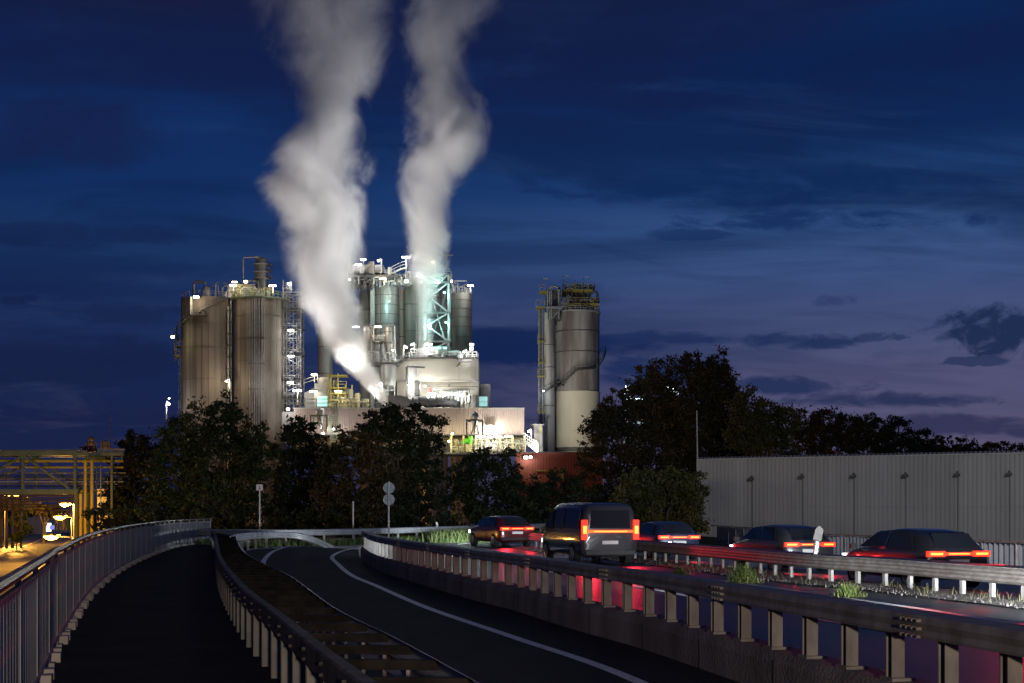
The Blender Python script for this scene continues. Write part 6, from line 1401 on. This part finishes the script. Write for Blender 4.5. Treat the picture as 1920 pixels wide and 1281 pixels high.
# ================================================================== steam
def plume(name, label, D, stops, dens, seed, scale, fade, edge=1.2, warp=1.6):
    """stops: (px centre, py, px radius) from the mouth up. A closed skin round the column; the density inside follows the column's own axis"""
    P = [(X(a, D), Z(b_, D), S(r, D)) for a, b_, r in stops]
    z0, z1 = P[0][1], P[-1][1]; xs = [p[0] for p in P]; x0, x1 = min(xs)-1, max(xs)+1; rm = max(p[2] for p in P)*1.02
    fine = [(np.interp(z, [p[1] for p in P], xs), z, np.interp(z, [p[1] for p in P], [p[2] for p in P])) for z in np.linspace(z0, z1, 26)]
    b = MB(); n = 20; k = len(fine)
    vs = [(x+r*1.5*math.cos(2*math.pi*j/n), D+r*1.5*math.sin(2*math.pi*j/n), z) for x, z, r in fine for j in range(n)]
    b.add(vs, [(i*n+j, i*n+(j+1) % n, (i+1)*n+(j+1) % n, (i+1)*n+j) for i in range(k-1) for j in range(n)] + [tuple(range(n-1, -1, -1)), tuple((k-1)*n+j for j in range(n))])
    m = bpy.data.materials.new(name); m.use_nodes = True; nt = m.node_tree; nt.nodes.clear(); L = nt.links
    def N(t, **kw):
        q = nt.nodes.new(t)
        for a, c in kw.items(): setattr(q, a, c)
        return q
    def Mx(op, a, c=None, cl=False):
        q = N('ShaderNodeMath', operation=op, use_clamp=cl)
        for i, v in enumerate((a, c)):
            if v is None: continue
            if isinstance(v, (int, float)): q.inputs[i].default_value = v
            else: L.new(v, q.inputs[i])
        return q.outputs[0]
    geo = N('ShaderNodeNewGeometry'); sp = N('ShaderNodeSeparateXYZ'); L.new(geo.outputs['Position'], sp.inputs[0])
    t = N('ShaderNodeMapRange'); t.inputs['From Min'].default_value = z0; t.inputs['From Max'].default_value = z1; L.new(sp.outputs[2], t.inputs['Value'])
    r = N('ShaderNodeValToRGB'); cr = r.color_ramp; cr.interpolation = 'LINEAR'
    while len(cr.elements) < len(P): cr.elements.new(.5)
    for e, (x, z, rr), f in zip(cr.elements, P, fade): e.position = (z-z0)/(z1-z0); e.color = ((x-x0)/(x1-x0), f, rr/rm, 1)
    L.new(t.outputs[0], r.inputs['Fac']); sc_ = N('ShaderNodeSeparateColor'); L.new(r.outputs['Color'], sc_.inputs[0])
    cx_ = Mx('ADD', Mx('MULTIPLY', sc_.outputs[0], x1-x0), x0); rad = Mx('MULTIPLY', sc_.outputs[2], rm)
    ddx = Mx('SUBTRACT', sp.outputs[0], cx_); ddy = Mx('SUBTRACT', sp.outputs[1], D)
    d = Mx('DIVIDE', Mx('SQRT', Mx('ADD', Mx('MULTIPLY', ddx, ddx), Mx('MULTIPLY', ddy, ddy))), rad)
    mp = N('ShaderNodeMapping'); mp.inputs['Scale'].default_value = (scale, scale, scale*.8); mp.inputs['Location'].default_value = (seed, seed*2, seed*.7)
    L.new(geo.outputs['Position'], mp.inputs['Vector'])
    nz = N('ShaderNodeTexNoise'); nz.inputs['Scale'].default_value = 1; nz.inputs['Detail'].default_value = 5.5; nz.inputs['Roughness'].default_value = .70; nz.inputs['Distortion'].default_value = .5
    L.new(mp.outputs[0], nz.inputs['Vector'])
    q = Mx('ADD', d, Mx('MULTIPLY', Mx('SUBTRACT', nz.outputs['Fac'], .5), warp*2))
    mr = N('ShaderNodeMapRange', interpolation_type='SMOOTHSTEP'); mr.inputs['From Min'].default_value = edge; mr.inputs['From Max'].default_value = .05
    mr.inputs['To Min'].default_value = 0; mr.inputs['To Max'].default_value = 1
    L.new(q, mr.inputs['Value'])
    lim = N('ShaderNodeMapRange', interpolation_type='SMOOTHSTEP'); lim.inputs['From Min'].default_value = 1.48; lim.inputs['From Max'].default_value = 1.1; L.new(d, lim.inputs['Value'])
    dn = Mx('MULTIPLY', Mx('MULTIPLY', mr.outputs[0], lim.outputs[0]), Mx('MULTIPLY', sc_.outputs[1], dens))
    v = N('ShaderNodeVolumePrincipled'); v.inputs['Color'].default_value = (.97, .965, .96, 1); v.inputs['Anisotropy'].default_value = 0.0
    L.new(dn, v.inputs['Density']); o = N('ShaderNodeOutputMaterial'); L.new(v.outputs[0], o.inputs['Volume'])
    m.cycles.volume_step_rate = 1.0 if hasattr(m.cycles, 'volume_step_rate') else 1
    ob = b.build(name, m); ob['kind'] = 'thing'
    del ob['kind']
    return tag(ob, label, 'steam', 'steam columns above the plant')
plume('steam_plume', 'thick white steam column leaning out of the dark roof duct', 285,
      [(726, 765, 5), (712, 740, 13), (690, 712, 22), (666, 680, 32), (645, 630, 46), (622, 570, 54), (602, 500, 68), (598, 440, 66), (590, 370, 72), (584, 335, 88), (608, 285, 72), (630, 225, 52), (622, 185, 56), (618, 130, 82), (612, 60, 104), (612, 0, 116), (614, -80, 124)],
      .55, 3.0, .075, [2.2, 2.0, 1.6, 1.3, 1.1, 1, .95, .9, .85, .75, .75, .6, .42, .30, .20, .15, .12])
plume('steam_plume', 'paler upright steam column rising beside the braced tower', 297,
      [(795, 662, 13), (794, 600, 16), (796, 545, 22), (802, 490, 34), (806, 440, 42), (804, 390, 44), (808, 335, 52), (828, 280, 70), (842, 225, 66), (828, 160, 58), (818, 100, 66), (828, 40, 74), (850, 0, 84), (876, -80, 96)],
      .45, 11.0, .085, [.3, .35, .45, .8, .9, .9, .85, .75, .66, .52, .38, .28, .2, .16])
# drifting wisp low in front of the pipe bundle
plume('steam_wisp', 'faint low wisp of steam drifting past the silo riser pipes', 292,
      [(516, 830, 20), (512, 790, 20), (506, 750, 22), (496, 715, 22), (484, 680, 20), (478, 640, 10)],
      .11, 21.0, .12, [.5, .9, .7, .55, .4, .1])
# ================================================================== render
sc.render.engine = 'CYCLES'
sc.view_settings.view_transform = 'Standard'; sc.view_settings.look = 'None'; sc.view_settings.exposure = 0; sc.view_settings.gamma = 1
cy = sc.cycles
cy.use_denoising = True
cy.max_bounces = 8; cy.diffuse_bounces = 2; cy.glossy_bounces = 2; cy.transmission_bounces = 2; cy.volume_bounces = 4; cy.transparent_max_bounces = 4
cy.sample_clamp_indirect = 3.0; cy.sample_clamp_direct = 0
cy.use_light_tree = True; cy.caustics_reflective = False; cy.caustics_refractive = False
try: cy.volume_step_rate = 1.0; cy.volume_max_steps = 256
except Exception: pass
